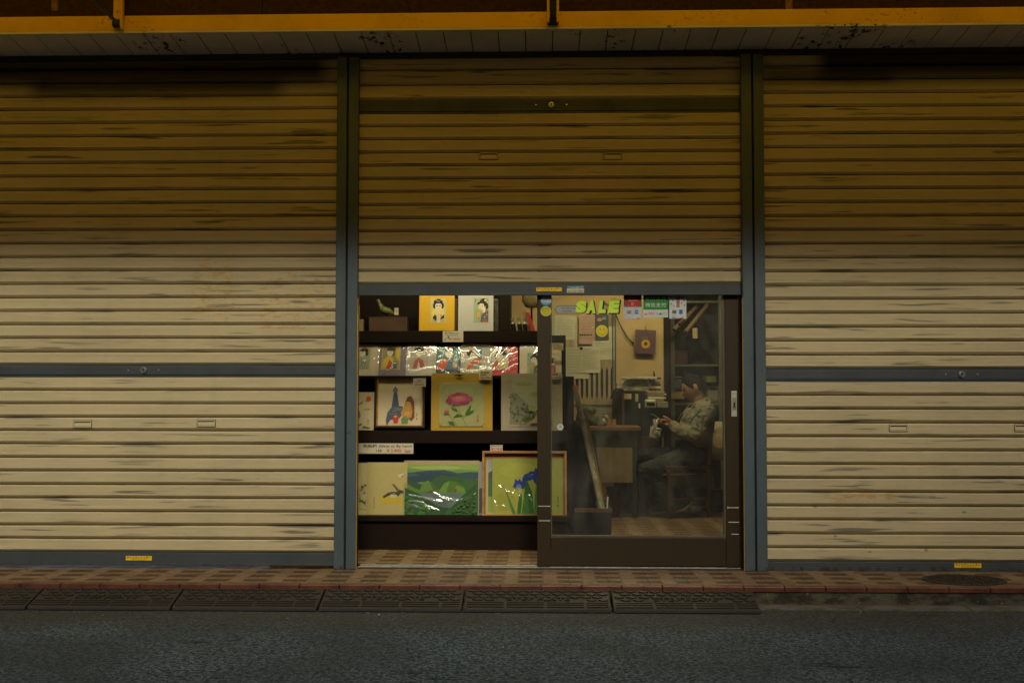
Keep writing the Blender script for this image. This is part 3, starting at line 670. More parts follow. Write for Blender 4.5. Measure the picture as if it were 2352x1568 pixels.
# ---------------------------------------------------------------- print shelves
XS0 = X(800)-.25; XS1 = P(1303, 1100, .84).x; XTOP = P(1236, 730, 1.0).x
zL4 = P(1000, 1183, .80).z; zL3 = P(1000, 988, .86).z; zL2 = P(1000, 863.5, .90).z; zL1 = P(1000, 760, 1.0).z
t = thing('print_shelves', 'dark brown stepped shelf unit filled with prints inside the open doorway', 'shelf unit', ((XS0+XS1)/2, .95, 0))
bx('plinth', M['wood_dark'], t, XS0, XS1, .775, 1.24, .004, zL4-.038)
bx('shelf', M['wood_dark'], t, XS0, XS1+.01, .745, 1.24, zL4-.036, zL4-.001, bevel=.003)
bx('shelf', M['wood_dark'], t, XS0, XS1, .83, 1.24, zL3-.09, zL3-.001, bevel=.003)
bx('shelf', M['wood_dark'], t, XS0, XS1, .892, 1.24, zL2-.02, zL2-.001, bevel=.003)
bx('shelf', M['wood_dark'], t, XS0, XTOP, .97, 1.24, zL1-.085, zL1-.001, bevel=.003)
bx('back_panel', M['wood_dark'], t, XS0, XS1-.001, 1.2, 1.238, zL4+.001, P(1200, 770, 1.2).z, bevel=0)
xq = P(1175, 700, 1.22).x
bx('back_panel', M['wood_dark'], t, XS0, xq, 1.2, 1.238, P(1200, 770, 1.2).z+.001, 2.1, bevel=0)
bx('side_panel', M['wood_dark'], t, XS1-.018, XS1+.012, 1.0, 1.245, .005, zL2-.03, bevel=.002)
for (a_, b_, z0, z1) in ((1148, 1172, zL1+.002, 2.1),):
    bx('divider', M['wood_dark'], t, P(a_, 700, 1.0).x, P(b_, 700, 1.0).x, .99, 1.199, z0, z1)
bx('top_board', M['wood_dark'], t, XS0, XTOP, .97, 1.24, 2.102, 2.13)

# ---------------------------------------------------------------- prints and their art
def cardp(x0, y0, x1, y1, Y, lean):
    b0 = P(x0, y1, Y); b1 = P(x1, y1, Y); zb_ = b0.z; r = ray((x0+x1)/2, y0); k = r.z/r.y; z0 = CAM_H+k*(Y+CAM_D)
    H = (z0-zb_)/(math.cos(lean)-k*math.sin(lean)); return b0.x, b1.x, zb_, H
def clip(lo, hi, v): return max(lo, min(hi, v))
class Art:
    def __init__(s, bx4, W, H): s.b = bx4; s.W = W; s.H = H; s.m = MB(); s.y = 0.0
    def q(s, x, y): x0, y0, x1, y1 = s.b; return ((x-x0)/(x1-x0)*s.W-s.W/2, s.y, (y1-y)/(y1-y0)*s.H)
    def up(s): s.y -= .00022
    def p(s, col, *pts): s.up(); s.m.face([s.q(*p) for p in pts], col); return s
    def r(s, col, x0, y0, x1, y1): return s.p(col, (x0, y1), (x1, y1), (x1, y0), (x0, y0))
    def e(s, col, cx, cy_, rx, ry, rot=0, n=18, wob=0):
        pts = []
        for k in range(n):
            a_ = -2*math.pi*k/n; q = 1+(wob*math.sin(5*a_+cx) if wob else 0); u, v = rx*math.cos(a_)*q, ry*math.sin(a_)*q
            pts.append((cx+u*math.cos(rot)-v*math.sin(rot), cy_+u*math.sin(rot)+v*math.cos(rot)))
        return s.p(col, *pts)
    def l(s, col, wd, *pts):
        s.up()
        for (ax, ay), (bx_, by) in zip(pts, pts[1:]):
            L = math.hypot(bx_-ax, by-ay) or 1; nx, ny = -(by-ay)/L*wd/2, (bx_-ax)/L*wd/2
            s.m.face([s.q(*p) for p in ((ax+nx, ay+ny), (bx_+nx, by+ny), (bx_-nx, by-ny), (ax-nx, ay-ny))], col)
        return s
    def t(s, col, body, x0, y0, x1, y1, bold=0.0):
        s.up(); a_ = s.q(x0, y1); b_ = s.q(x1, y0); s.m.text(body, a_[0], a_[2], b_[0]-a_[0], b_[2]-a_[2], s.y, col, bold=bold); return s
def film(W, H, seed, ang, amp, t, n=10, y=-.006, low=False):
    # clear sleeve: a grid lifted into straight pinched folds that run mostly one way
    rnd = random.Random(int(seed*10)); m = MB(); st_ = .0032; nx, nz = max(16, int(W/st_)), max(16, int(H/st_)); folds = []
    for k in range(n):
        a_ = ang+rnd.gauss(0, .22); cx, cz = rnd.uniform(-W/2, W/2), H*(rnd.uniform(0, .38) if low else rnd.uniform(.04, .96)); L = rnd.uniform(.05, .15); wd = rnd.uniform(.0065, .0115)
        folds.append((cx, cz, math.cos(a_), math.sin(a_), L, wd, amp*rnd.uniform(.5, 1.15), rnd.uniform(-5, 5)))
    for j in range(nz+1):
        for i in range(nx+1):
            x, z = W*i/nx-W/2, H*j/nz; h = .0012*noise.noise(Vector((x*7, z*7, seed)))
            for cx, cz, ca, sa, L, wd, A_, bend in folds:
                u, v = (x-cx)*ca+(z-cz)*sa, -(x-cx)*sa+(z-cz)*ca; v += .6*bend*u*u+.0008*noise.noise(Vector((u*30, seed, A_*999)))
                if abs(u) < L*1.6 and abs(v) < wd*3: h += A_*math.exp(-(v/wd)**2)*math.exp(-(u/L)**4)
            e = min(1, 14*min(i/nx, 1-i/nx)+.05)*min(1, 14*min(j/nz, 1-j/nz)+.05)
            m.v.append(Vector((x, y-e*(.002+h), z)))
    for j in range(nz):
        for i in range(nx):
            k = j*(nx+1)+i; m.f.append((k, k+1, k+nx+2, k+nx+1)); m.c.append(None); m.mi.append(0)
    return m.build('clear_sleeve', M['film'], t, smooth=True)
PRG = 'prints displayed on the shelves'
def card(name, label, cat, x0, y0, x1, y1, Y, lean, mount, pic=None, art=None, slv=None, group=PRG, th=.004, extra=None):
    a_, b_, zb_, H = cardp(x0, y0, x1, y1, Y, R(lean)); W = b_-a_
    t = thing(name, label, cat, ((a_+b_)/2, Y, zb_+.001), group, local=True, rot=(R(-lean), 0, 0))
    MB().box(-W/2, W/2, 0, th, 0, H, mount).build('mount', M['ink'], t)
    A = Art((x0, y0, x1, y1), W, H); A.y = -.0006
    if art: art(A); A.m.build('picture', M['ink'], t)
    if extra: extra(t, W, H)
    if slv: film(W+.006, H+.004, *slv, t) if len(slv) == 3 else film(W+.006, H+.004, slv[0], slv[1], slv[2], t, slv[3], low=True)
    return t
SK, HAIR = (.72, .62, .42), (.02, .016, .012)
# --- top shelf
def a1(A):
    A.r((.50, .42, .25), 987, 684, 1024.5, 742.5).r((.62, .50, .12), 989, 685.5, 1022.5, 741); A.e((.74, .60, .15), 1006, 722, 15, 16)
    A.p((.55, .40, .10), (991, 741), (996, 727), (1004, 722), (1012, 722), (1018, 727), (1021.5, 741)).p((.02, .02, .03), (993, 730), (999, 722), (1003, 730), (1001, 738)).p((.02, .02, .03), (1013, 729), (1020, 722), (1020, 731), (1011, 734))
    A.e(HAIR, 1006, 693.5, 10.5, 7).e(HAIR, 998, 702, 4.2, 7).e(HAIR, 1015, 702, 4.2, 7); A.e(SK, 1006.5, 703, 7.6, 11.5).p(SK, (1003, 712), (1010, 712), (1011, 741), (1003, 741))
    A.p(HAIR, (998.5, 701), (998.6, 694.5), (1006, 692.5), (1014.6, 694.5), (1014.6, 701), (1011, 697.2), (1002, 697.2)); A.e((.55, .12, .08), 1001, 689.5, 2.6, 2.2).e((.60, .40, .2), 1013, 689, 2, 1.6)
    A.e(BLK, 1003, 703.5, 1.7, 1.1).e(BLK, 1010, 703.5, 1.7, 1.1).l(BLK, .5, (1001, 700.6), (1005, 700.4)).l(BLK, .5, (1008, 700.4), (1012, 700.6)); A.e((.6, .12, .08), 1006.5, 710.5, 1, .7)
    A.p((.68, .58, .40), (1005, 716), (1008, 716), (1010, 738), (1004, 738)).l((.45, .3, .16), .5, (1006.5, 716), (1007, 738))
card('yellow_mounted_print', 'yellow mount with a hands-together dark haired woman on the top shelf', 'print', 962.5, 679, 1043.5, 759.5, 1.0, 5, (.66, .38, .012), art=a1)
def woman2(A, dx=0.0, dy=0.0, k=1.0):
    def T(*p): return [((q[0]-1105)*k+1105+dx, (q[1]-713)*k+713+dy) for q in p]
    def E(c, x, y, rx, ry, rot=0): (x, y), = T((x, y)); A.e(c, x, y, rx*k, ry*k, rot)
    A.r((.45, .42, .28), T((1087, 684))[0][0], T((0, 684))[0][1], T((1123, 0))[0][0], T((0, 742))[0][1]); A.r((.32, .40, .25), T((1088.5, 0))[0][0], T((0, 685.5))[0][1], T((1121.5, 0))[0][0], T((0, 740.7))[0][1])
    A.p((.06, .10, .11), *T((1103, 740), (1106, 722), (1113, 713), (1121, 712), (1121, 740))); A.p((.55, .08, .04), *T((1105, 724), (1113, 714), (1120, 712), (1119, 716), (1112, 720)))
    A.p((.45, .07, .04), *T((1108, 735), (1113, 731), (1119, 735), (1119, 740), (1109, 740))); E((.5, .42, .3), 1113, 728, 2, 1.6); E((.5, .42, .3), 1118, 723, 1.5, 1.5)
    E(HAIR, 1111, 694, 10, 8.5); E(HAIR, 1118, 704, 3.5, 7); E(HAIR, 1099, 698, 3, 3.5); A.p(SK, *T((1109, 706), (1115, 706), (1114, 717), (1108, 719))); E(SK, 1105.5, 703, 7, 8.5, .15)
    A.p(HAIR, *T((1099, 700), (1100, 694.5), (1108, 692), (1114, 697), (1113, 706), (1110, 698), (1104, 697))); E((.62, .5, .35), 1115, 690, 3, 3); E((.62, .5, .35), 1119, 694, 2, 2.5); E((.5, .12, .08), 1103, 689.5, 1.6, 1.3)
    E(BLK, 1101.5, 702.5, 1.2, .8); E(BLK, 1107.5, 703, 1.4, .8); E((.6, .08, .06), 1103.5, 708.2, .9, .9)
    A.p((.62, .40, .08), *T((1094, 716), (1103, 715.5), (1102, 731), (1096, 731))); A.l((.2, .08, .02), .6*k, *T((1094, 716), (1103, 715.5), (1102, 731), (1096, 731), (1094, 716))); A.l((.2, .08, .02), .4*k, *T((1098.5, 716), (1099, 731), (1099, 740)))
    for i in range(2): A.r(BLK, *T((1091, 688+i*4))[0], *T((1092.6, 690.5+i*4))[0])
card('white_mounted_print', 'white mount with a lantern holding woman in kimono on the top shelf', 'print', 1052, 679, 1133, 760.5, 1.0, 5, (.50, .47, .42), art=woman2)
# --- sleeved row on the third shelf (lean back under the light)
def s_pic(pics, frame=(.5, .42, .26)):
    def f(A):
        for fn in pics: fn(A)
    return f
def sA(A):
    A.r((.42, .40, .25), 806, 799, 848, 849).r((.36, .36, .20), 808, 800.5, 846, 847.5).e(HAIR, 833, 805, 8.5, 6.5).e(HAIR, 839, 812, 3, 6).e(SK, 829, 812, 6.5, 8).e(HAIR, 829, 805, 6.5, 3).e((.6, .1, .05), 837, 800, 2, 1.6)
    A.p((.30, .33, .22), (815, 847), (822, 824), (834, 820), (842, 830), (844, 847)).l((.08, .12, .04), .8, (838, 812), (843, 805)).e(BLK, 827, 812, 1, .6).l((.10, .14, .05), .7, (824, 842), (832, 832), (838, 836))
def sB(A):
    A.r((.55, .38, .12), 874, 795, 917, 849).r((.30, .25, .10), 876, 797, 915, 847).p((.62, .42, .03), (876, 847), (878, 826), (889, 818), (900, 822), (905, 847)).p((.62, .42, .03), (905, 797), (915, 797), (915, 830), (907, 824))
    A.e(HAIR, 895, 803, 10, 6).e(HAIR, 899, 812, 4, 6).e(SK, 893, 811, 7, 8).e(HAIR, 893, 804, 7, 3).e((.6, .1, .05), 899, 798, 3, 1.8).e(BLK, 891, 811, 1, .6).e(BLK, 896, 811, 1, .6).p((.5, .06, .03), (885, 847), (892, 826), (899, 834), (896, 847)).p((.04, .12, .2), (899, 847), (904, 828), (910, 838), (909, 847))
def sC(A):
    A.r((.5, .36, .2), 941, 795, 981, 849).r((.45, .42, .34), 943, 797, 979, 847).e(HAIR, 960, 803, 12, 5.5).e(SK, 960, 812, 7.5, 9).e(HAIR, 960, 804.5, 8, 3.5).e(BLK, 957, 811, 1.1, .6).e(BLK, 963, 811, 1.1, .6).p((.45, .10, .07), (946, 847), (951, 828), (960, 822), (970, 828), (975, 847)).p((.55, .5, .4), (956, 847), (960, 830), (965, 847))
def sD(A):
    A.r((.08, .12, .11), 998, 795, 1055, 850).r((.10, .22, .2), 1001, 797, 1053, 849).e(HAIR, 1031, 802, 12, 6).e(SK, 1029, 813, 8, 9.5).e((.6, .12, .06), 1031, 798, 9, 2.4).e(HAIR, 1029, 805, 8, 3.5).e(BLK, 1026, 813, 1.1, .7).e(BLK, 1032, 813, 1.1, .7)
    A.p((.65, .10, .05), (1003, 849), (1008, 829), (1024, 824), (1030, 836), (1020, 849)).p((.08, .18, .26), (1020, 849), (1030, 828), (1042, 824), (1050, 834), (1051, 849)).e((.48, .3, .12), 1044, 838, 6, 8)
def sE(A):
    A.r((.55, .36, .18), 1066, 797, 1107, 850).r((.50, .44, .36), 1068, 799, 1105, 848).p((.04, .22, .24), (1092, 799), (1105, 799), (1105, 828), (1096, 822)).e(HAIR, 1078, 811, 7.5, 8).e(SK, 1084, 818, 6.5, 7).e((.6, .12, .06), 1077, 805, 3.5, 2.6).e(BLK, 1086, 818, .9, .6)
    A.p((.62, .12, .06), (1070, 848), (1080, 830), (1100, 822), (1105, 828), (1105, 835), (1088, 840), (1080, 848)).p((.2, .32, .2), (1082, 848), (1094, 836), (1105, 836), (1105, 848))
def sF(A):
    A.r((.5, .30, .16), 1126, 800, 1168, 849).r((.58, .50, .36), 1127, 802, 1166, 847)
    for i in range(9): A.e((.45, .12, .08), 1130+i*4, 805+(i*5) % 3, 1.7, 1.2)
    A.e(HAIR, 1155, 810, 9, 7.5, .4).e(HAIR, 1138, 820, 4, 5).e(SK, 1146, 819, 8, 8.5, .5).e(HAIR, 1146, 811, 8, 4, .3).e((.6, .08, .04), 1160, 805, 2.6, 1.8).e(BLK, 1142, 819, 1, .6).e(BLK, 1149, 816, 1, .6).p((.5, .12, .06), (1128, 847), (1131, 832), (1142, 828), (1150, 847)).p((.6, .42, .12), (1150, 847), (1144, 834), (1152, 830), (1162, 836), (1165, 847))
LS = 25
seq = [(812, 791, 868, 862.5, (.58, .48, .33), sA, 1.3, .55, 'beige sleeved print of a woman at the left end of the sleeved row'),
       (862, 790, 938, 862.5, (.20, .16, .20), sB, 2.7, .75, 'purple grey sleeved print of a woman in yellow kimono'),
       (931, 790.5, 1000, 862.5, (.50, .45, .40), sC, 4.1, .05, 'pale sleeved print with heavy glare between the purple and teal ones'),
       (994, 790, 1064, 862, (.035, .06, .06), sD, 5.9, -.7, 'dark teal sleeved print of a woman with red hair band'),
       (1057, 788, 1130, 862.5, (.46, .42, .34), sE, 7.2, -.3, 'grey sleeved print of a woman in red collar beside the red one'),
       (1126, 789, 1189, 862.5, (.55, .025, .03), sF, 8.8, .6, 'bright red sleeved print of a woman among the sleeved row'),
       (1193, 790, 1290, 863, (.60, .50, .34), None, 9.9, .9, 'beige mount with a lantern woman partly hidden by the door stile')]
for i, (x0, y0, x1, y1, col, fn, sd, an, lab) in enumerate(seq):
    if fn is None: fn = lambda A: (woman2(A, 121, 122, .88), A.r((.50, .12, .08), 1262, 822, 1276, 856), A.r((.60, .5, .35), 1263, 824, 1275, 840), A.e(HAIR, 1269, 829, 4, 6))
    card('sleeved_print', lab, 'print', x0, y0, x1, y1, .90+.006*(i % 2), LS, col, art=fn, slv=(sd, an, .0054 if i < 6 else .0006), th=.003)
# --- second row
def r1(A):
    A.r((.55, .44, .24), 802, 904, 856, 984); A.e((.62, .09, .02), 845, 916, 6.2, 6.2).l((.05, .06, .05), .8, (836, 921), (845, 922)).e((.12, .18, .08), 828, 926, 6, 1.6, -.5).p((.14, .13, .10), (802, 968), (812, 945), (825, 944), (828, 955), (818, 972)).e((.30, .35, .10), 842, 940, 9, 2)
    A.p((.08, .16, .03), (812, 978), (830, 972), (832, 975), (818, 982)).p((.08, .16, .03), (834, 978), (852, 982), (846, 985), (832, 983)).t(BLK, '遊', 843, 963, 847, 970).r((.5, .08, .04), 844, 972, 846.5, 975)
card('red_sun_print', 'small landscape print with a red sun beside the dark frame', 'print', 796, 900.5, 858, 987.5, .855, 6, (.55, .47, .30), art=r1)
def r2(A):
    A.r((.56, .46, .28), 872, 884, 966, 981)
    c1, c2 = (.075, .09, .12), (.12, .14, .17)
    A.p(c1, (903, 908), (911, 908), (917, 945), (898, 945)).e(c2, 907, 903, 6, 5.5).l((.25, .26, .25), .9, (901, 903), (913, 903)).l(BLK, .8, (906, 910), (905, 945)).l(BLK, .8, (909, 910), (911, 945)).p(c1, (905, 898), (909, 898), (907.5, 893), (906.5, 893))
    A.p(c1, (895, 946), (905, 938), (925, 940), (923, 960), (912, 972), (897, 970), (888, 985), (886, 972), (889, 955)).p(c2, (900, 947), (907, 941), (923, 943), (922, 948)).l((.3, .3, .28), .9, (899, 951), (922, 947)).l((.25, .26, .25), .6, (893, 958), (912, 956))
    A.p((.18, .06, .02), (928, 936), (935, 918), (944, 916), (951, 930), (952, 965), (945, 974), (938, 968)).p((.50, .26, .05), (926, 942), (933, 928), (942, 930), (947, 950), (944, 966), (925, 966), (920, 955)).l((.25, .10, .02), .7, (928, 948), (940, 952), (945, 945)).e((.56, .32, .08), 935, 955, 6, 4)
    A.p((.50, .04, .02), (902, 962), (912, 958), (916, 965), (914, 978), (904, 979)).e((.6, .5, .35), 908, 963, 3.4, 1.6).p((.12, .22, .05), (921, 968), (930, 962), (938, 968), (936, 979), (922, 979)).t((.2, .1, .05), '筆', 955, 955, 959, 963).r((.5, .08, .04), 955.5, 966, 958.5, 970)
t = card('framed_tower_painting', 'black and gold framed painting of a blue tower on the middle shelf', 'painting', 866, 876, 970, 983.5, .872, 6, (.56, .46, .28), art=r2, th=.006, group='framed paintings')
a_, b_, zb_, H = cardp(866, 876, 970, 983.5, .872, R(6)); W = b_-a_
def fr(t, name, mat, W, H, wd, y0, y1, off=0, pb=.003):
    m = MB(); e = off; m.box(-W/2-e-wd, W/2+e+wd, y0, y1, H+e, H+e+wd); m.box(-W/2-e-wd, W/2+e+wd, y0, y1, -e-wd, -e); m.box(-W/2-e-wd, -W/2-e, y0, y1, -e, H+e); m.box(W/2+e, W/2+e+wd, y0, y1, -e, H+e)
    return m.build(name, mat, t, bevel=.001)
fr(t, 'gilt_slip', M['goldframe'], W-.012, H-.006, .010, -.016, 0); fr(t, 'outer_frame', M['blackframe'], W, H, .014, -.026, .004, .004)
t.location.z += .02
def mount_corner(A, x0, y0, x1, y1, c):
    k = 7
    for (x, y, sx, sy) in ((x0, y0, 1, 1), (x1, y0, -1, 1), (x0, y1, 1, -1), (x1, y1, -1, -1)): A.l(c, .9, (x-sx*1, y+sy*k), (x+sx*k, y-sy*1))
def r3(A):
    A.m.box(*[A.q(1009, 979)[0], A.q(1111, 979)[0]], A.y-.002, A.y, A.q(0, 979)[2], A.q(0, 878.5)[2], (.47, .44, .18)); A.y -= .0022
    A.r((.44, .42, .16), 1012, 882, 1109, 975).e((.47, .46, .20), 1055, 900, 34, 16).e((.41, .41, .15), 1085, 925, 20, 14).l((.10, .08, .03), 1.1, (1009, 979), (1111, 979)); mount_corner(A, 1009, 878.5, 1111, 979, (.22, .13, .03))
    g, g2 = (.06, .16, .02), (.12, .28, .05)
    A.l(g2, 1.3, (1052, 928), (1057, 950), (1065, 965), (1071, 977)).l(g2, 1, (1028, 950), (1038, 962), (1050, 977)).l(g2, .9, (1063, 962), (1072, 950))
    for pts in (((1068, 950), (1079, 932), (1083, 930), (1080, 942), (1072, 952)), ((1068, 952), (1078, 944), (1090, 942), (1084, 950), (1072, 955)), ((1040, 960), (1050, 950), (1066, 955), (1052, 958)), ((1034, 936), (1048, 938), (1053, 946), (1042, 943)), ((1028, 968), (1040, 968), (1046, 977), (1034, 975)), ((1038, 935), (1042, 926), (1046, 925), (1043, 933)), ((1062, 921), (1068, 919), (1075, 926), (1068, 927)), ((1015, 952), (1024, 948), (1036, 952), (1024, 953)), ((1060, 925), (1066, 925), (1068, 931))): A.p(g2 if pts[0][0] % 2 else g, *pts)
    for (x, y, rx, ry, c) in ((1036, 920, 12, 8.5, 0), (1048, 923, 14, 9, 1), (1066, 920, 13, 8.5, 0), (1074, 915, 11, 6.5, 1), (1040, 911, 11, 6, 1), (1054, 908, 13, 6.5, 0), (1066, 909, 11, 6, 1), (1054, 916, 16, 6.5, 2)): A.e(((.34, .05, .09), (.42, .08, .13), (.50, .14, .18))[c], x, y, rx, ry, wob=.12)
    A.e((.50, .26, .05), 1054, 913.5, 8, 2).e((.34, .05, .09), 1026, 946, 5.6, 4.6, wob=.15).e((.48, .12, .17), 1026, 943.5, 3, 2.6); A.t((.2, .08, .04), '光', 1095, 953, 1099, 960).r((.5, .1, .05), 1095, 962, 1099.5, 967)
    A.e(BLK, 1054, 861, 13, 1.1).l(BLK, 1.6, (1044, 864), (1050, 861), (1056, 862), (1062, 866)).e(BLK, 1054, 863, 4, 2.4)
card('peony_print', 'painting of a pink peony on a golden yellow mount tied with black ribbon', 'print', 990, 857.5, 1131, 988.5, .862, 2, (.55, .34, .035), art=r3, slv=(12.3, .6, .0007))
def r4(A):
    A.m.box(*[A.q(1170, 979)[0], A.q(1270, 979)[0]], A.y-.002, A.y, A.q(0, 973)[2], A.q(0, 872)[2], (.42, .40, .20)); A.y -= .0022
    A.e((.46, .44, .25), 1215, 890, 40, 14).e((.34, .36, .14), 1240, 905, 22, 6).e((.35, .36, .15), 1205, 882, 20, 5)
    random.seed(5)
    A.p((.24, .25, .15), (1171, 904), (1185, 903), (1205, 920), (1218, 935), (1225, 945), (1210, 962), (1195, 971), (1171, 971))
    for k in range(60):
        u = random.random(); x = 1171+u*55; y = 906+u*38+random.random()*(62-u*45); A.e((.07+.1*random.random(), .08+.1*random.random(), .05), x, y, 2.8, 1.8, random.random()*3, 7)
    for k in range(70): u = random.random(); x = 1196+u*72; y = 971-u*28-random.random()*14; A.e((.06+.08*random.random(), .08+.12*random.random(), .03), x, y, 2.4, 1.4, random.random()*3, 7)
    A.e((.22, .30, .08), 1222, 938, 9, 6, wob=.2).p((.34, .24, .14), (1215, 971), (1240, 950), (1268, 944), (1269, 971)).l((.10, .08, .03), 1.1, (1170, 973), (1270, 973)); mount_corner(A, 1170, 872, 1270, 973, (.2, .14, .06))
card('pine_landscape_print', 'ink landscape of pine trees on a beige mount next to the peony', 'print', 1151, 857.5, 1292, 988.5, .862, 2, (.44, .36, .23), art=r4, slv=(14.3, 1.1, .0007))
# --- bottom row
def b1(A):
    A.r((.56, .48, .20), 798, 1066, 844, 1182); random.seed(3); A.l((.15, .2, .05), 1.2, (815, 1120), (830, 1150), (844, 1164)).l((.3, .34, .08), 2, (812, 1166), (845, 1171))
    for k in range(26): A.e((.55, .34, .28) if k % 2 else (.06, .16, .02), 806+random.random()*36, 1110+random.random()*44, 3.4, 2.6, random.random()*3, 8)
card('blossom_print', 'unframed print of pink blossom at the left end of the bottom shelf', 'print', 792, 1062.5, 850, 1181, .812, 6, (.58, .50, .24), art=b1)
def b2(A):
    A.r((.44, .37, .13), 843.5, 1064, 932, 1180).e((.50, .36, .03), 900, 1150, 26, 10).e((.50, .38, .03), 890, 1146, 22, 7)
    A.p((.06, .045, .02), (878, 1140), (889, 1132), (899, 1129), (912, 1129), (920, 1131), (915, 1139), (903, 1142), (892, 1138), (881, 1144)).e((.50, .45, .32), 903, 1139, 9, 4).e((.05, .04, .02), 915, 1131.5, 4.2, 2.6).l((.4, .38, .25), .8, (895, 1136), (908, 1131)).l(BLK, .8, (919, 1133), (923, 1134))
    A.p((.06, .045, .025), (899, 1112), (903, 1111), (916, 1124), (926, 1127), (926, 1133), (914, 1131)).l((.5, .45, .3), .6, (901, 1113), (916, 1127)).e((.58, .52, .38), 916, 1093, 5, 2.6, .7).e((.58, .52, .38), 921, 1090, 5, 2.4, -.4).e(BLK, 924, 1093, 1.2, 1); A.t((.16, .1, .04), '風月', 857, 1142, 860.5, 1160).r((.5, .2, .08), 857, 1163, 860, 1167)
card('bird_print', 'print of two small birds on plain tan paper on the bottom shelf', 'print', 841, 1061.5, 934, 1182, .80, 6, (.46, .38, .15), art=b2)
def b3(A):
    A.r((.20, .34, .06), 929, 1066, 1098, 1182); bg_ = [(.14, .28, .07), (.16, .30, .06)]
    A.p((.30, .44, .09), (929, 1066), (1098, 1066), (1098, 1080), (1060, 1078), (1000, 1082), (929, 1074)).e((.42, .52, .14), 1000, 1074, 60, 4)
    A.p((.040, .095, .12), (929, 1086), (950, 1084), (985, 1080), (1020, 1079), (1050, 1086), (1075, 1084), (1098, 1084), (1098, 1100), (929, 1104)).p((.028, .07, .095), (929, 1092), (960, 1087), (1000, 1084), (1046, 1090), (1060, 1100), (929, 1110)).p((.055, .13, .14), (929, 1088), (950, 1087), (965, 1092), (929, 1096))
    A.p((.045, .12, .04), (985, 1108), (1000, 1096), (1015, 1090), (1032, 1095), (1050, 1092), (1075, 1098), (1098, 1102), (1098, 1130), (985, 1130)).p((.035, .10, .04), (929, 1098), (945, 1104), (965, 1112), (985, 1108), (990, 1132), (929, 1132)).p((.05, .14, .03), (1060, 1104), (1080, 1100), (1098, 1106), (1098, 1125), (1070, 1124))
    A.p((.13, .26, .035), (962, 1130), (970, 1108), (982, 1103), (993, 1108), (1004, 1122), (1012, 1130)).p((.07, .16, .02), (982, 1103), (993, 1108), (1004, 1122), (1010, 1130), (996, 1130), (988, 1112)).p((.17, .32, .035), (1005, 1130), (1020, 1110), (1032, 1104), (1046, 1106), (1064, 1116), (1070, 1130)).p((.09, .2, .02), (1032, 1104), (1046, 1106), (1064, 1116), (1066, 1122), (1048, 1114), (1038, 1130), (1024, 1130)).p((.12, .24, .03), (929, 1108), (950, 1120), (975, 1129), (980, 1133), (929, 1130))
    A.e((.20, .09, .03), 992, 1129, 9, 3, wob=.2).e((.19, .09, .03), 1045, 1126, 4, 4, wob=.2)
    A.p((.03, .09, .02), (975, 1140), (1070, 1134), (1044, 1182), (990, 1182))
    A.p((.13, .20, .175), (958, 1132.5), (1066, 1132.5), (1056, 1150), (1032, 1166), (1000, 1162), (975, 1148))
    for k in range(12): y = 1136+k*2.3; A.l((.17, .25, .22) if k % 2 else (.09, .15, .13), .7, (972+k*2+random.random()*8, y), (1052-k*1.5-random.random()*14, y+.5))
    A.p((.025, .085, .018), (929, 1120), (945, 1127), (962, 1134), (985, 1148), (1005, 1162), (1012, 1182), (929, 1182)).p((.03, .10, .02), (1098, 1108), (1082, 1120), (1062, 1138), (1046, 1156), (1030, 1168), (1020, 1182), (1098, 1182))
    random.seed(9)
    for k in range(46): x = 931+random.random()*60; y = 1136+(x-929)*.5+random.random()*(46-(x-929)*.5); A.e((.035+.03*random.random(), .13+.07*random.random(), .02), x, min(y, 1180), 3.6, 2.4, 0, 8, .2)
    for k in range(46): x = 1040+random.random()*56; y = 1170-(x-1040)*.85+random.random()*(6+(x-1040)*.85); A.e((.03+.03*random.random(), .10+.06*random.random(), .02), x, min(y, 1180), 3, 2, 0, 8, .2)
    A.l((.20, .08, .02), .9, (1084, 1158), (1085, 1170))
card('blue_backing_print', 'pale blue edged print peeping out behind the green mountain painting', 'print', 1000, 1060, 1108, 1182, .822, 6, (.26, .30, .28), art=lambda A: A.p((.05, .07, .08), (1000, 1140), (1108, 1120), (1108, 1178), (1000, 1178)))
card('mountain_lake_painting', 'large painting of green mountains around a grey lake on the bottom shelf', 'painting', 925.5, 1057.5, 1100, 1182.5, .798, 8, (.50, .36, .20), art=b3, slv=(21.3, -.06, .0095, 6), group='framed paintings')
# wooden tray frame with the iris print
a_, b_, zb_, H = cardp(1107, 1035.5, 1302, 1183.5, .80, R(5)); W = b_-a_
t = thing('wooden_tray', 'honey coloured wooden tray frame holding the iris print', 'tray', ((a_+b_)/2, .80, zb_+.001), None, local=True, rot=(R(-5), 0, 0))
MB().box(-W/2+.004, W/2-.004, .030, .038, .004, H-.004).build('back_board', M['wood'], t); m = MB(); w_ = .0165
m.box(-W/2, W/2, -.012, .04, H-w_, H); m.box(-W/2, W/2, -.012, .04, 0, w_*.6); m.box(-W/2, -W/2+w_, -.012, .04, w_*.6, H-w_); m.box(W/2-w_, W/2, -.012, .04, w_*.6, H-w_); m.build('tray_rim', M['wood'], t, bevel=.0015)
card('grey_backing_print', 'narrow grey landscape edge peeping out left of the iris print', 'print', 1116, 1055, 1180, 1180, .824, 5, (.46, .42, .20), art=lambda A: (A.r((.30, .33, .32), 1121, 1056, 1170, 1085), A.p((.07, .08, .09), (1121, 1086), (1134, 1078), (1170, 1090), (1170, 1102), (1121, 1108)), A.r((.06, .13, .05), 1121, 1100, 1170, 1140), A.r((.26, .33, .06), 1121, 1140, 1170, 1176)))
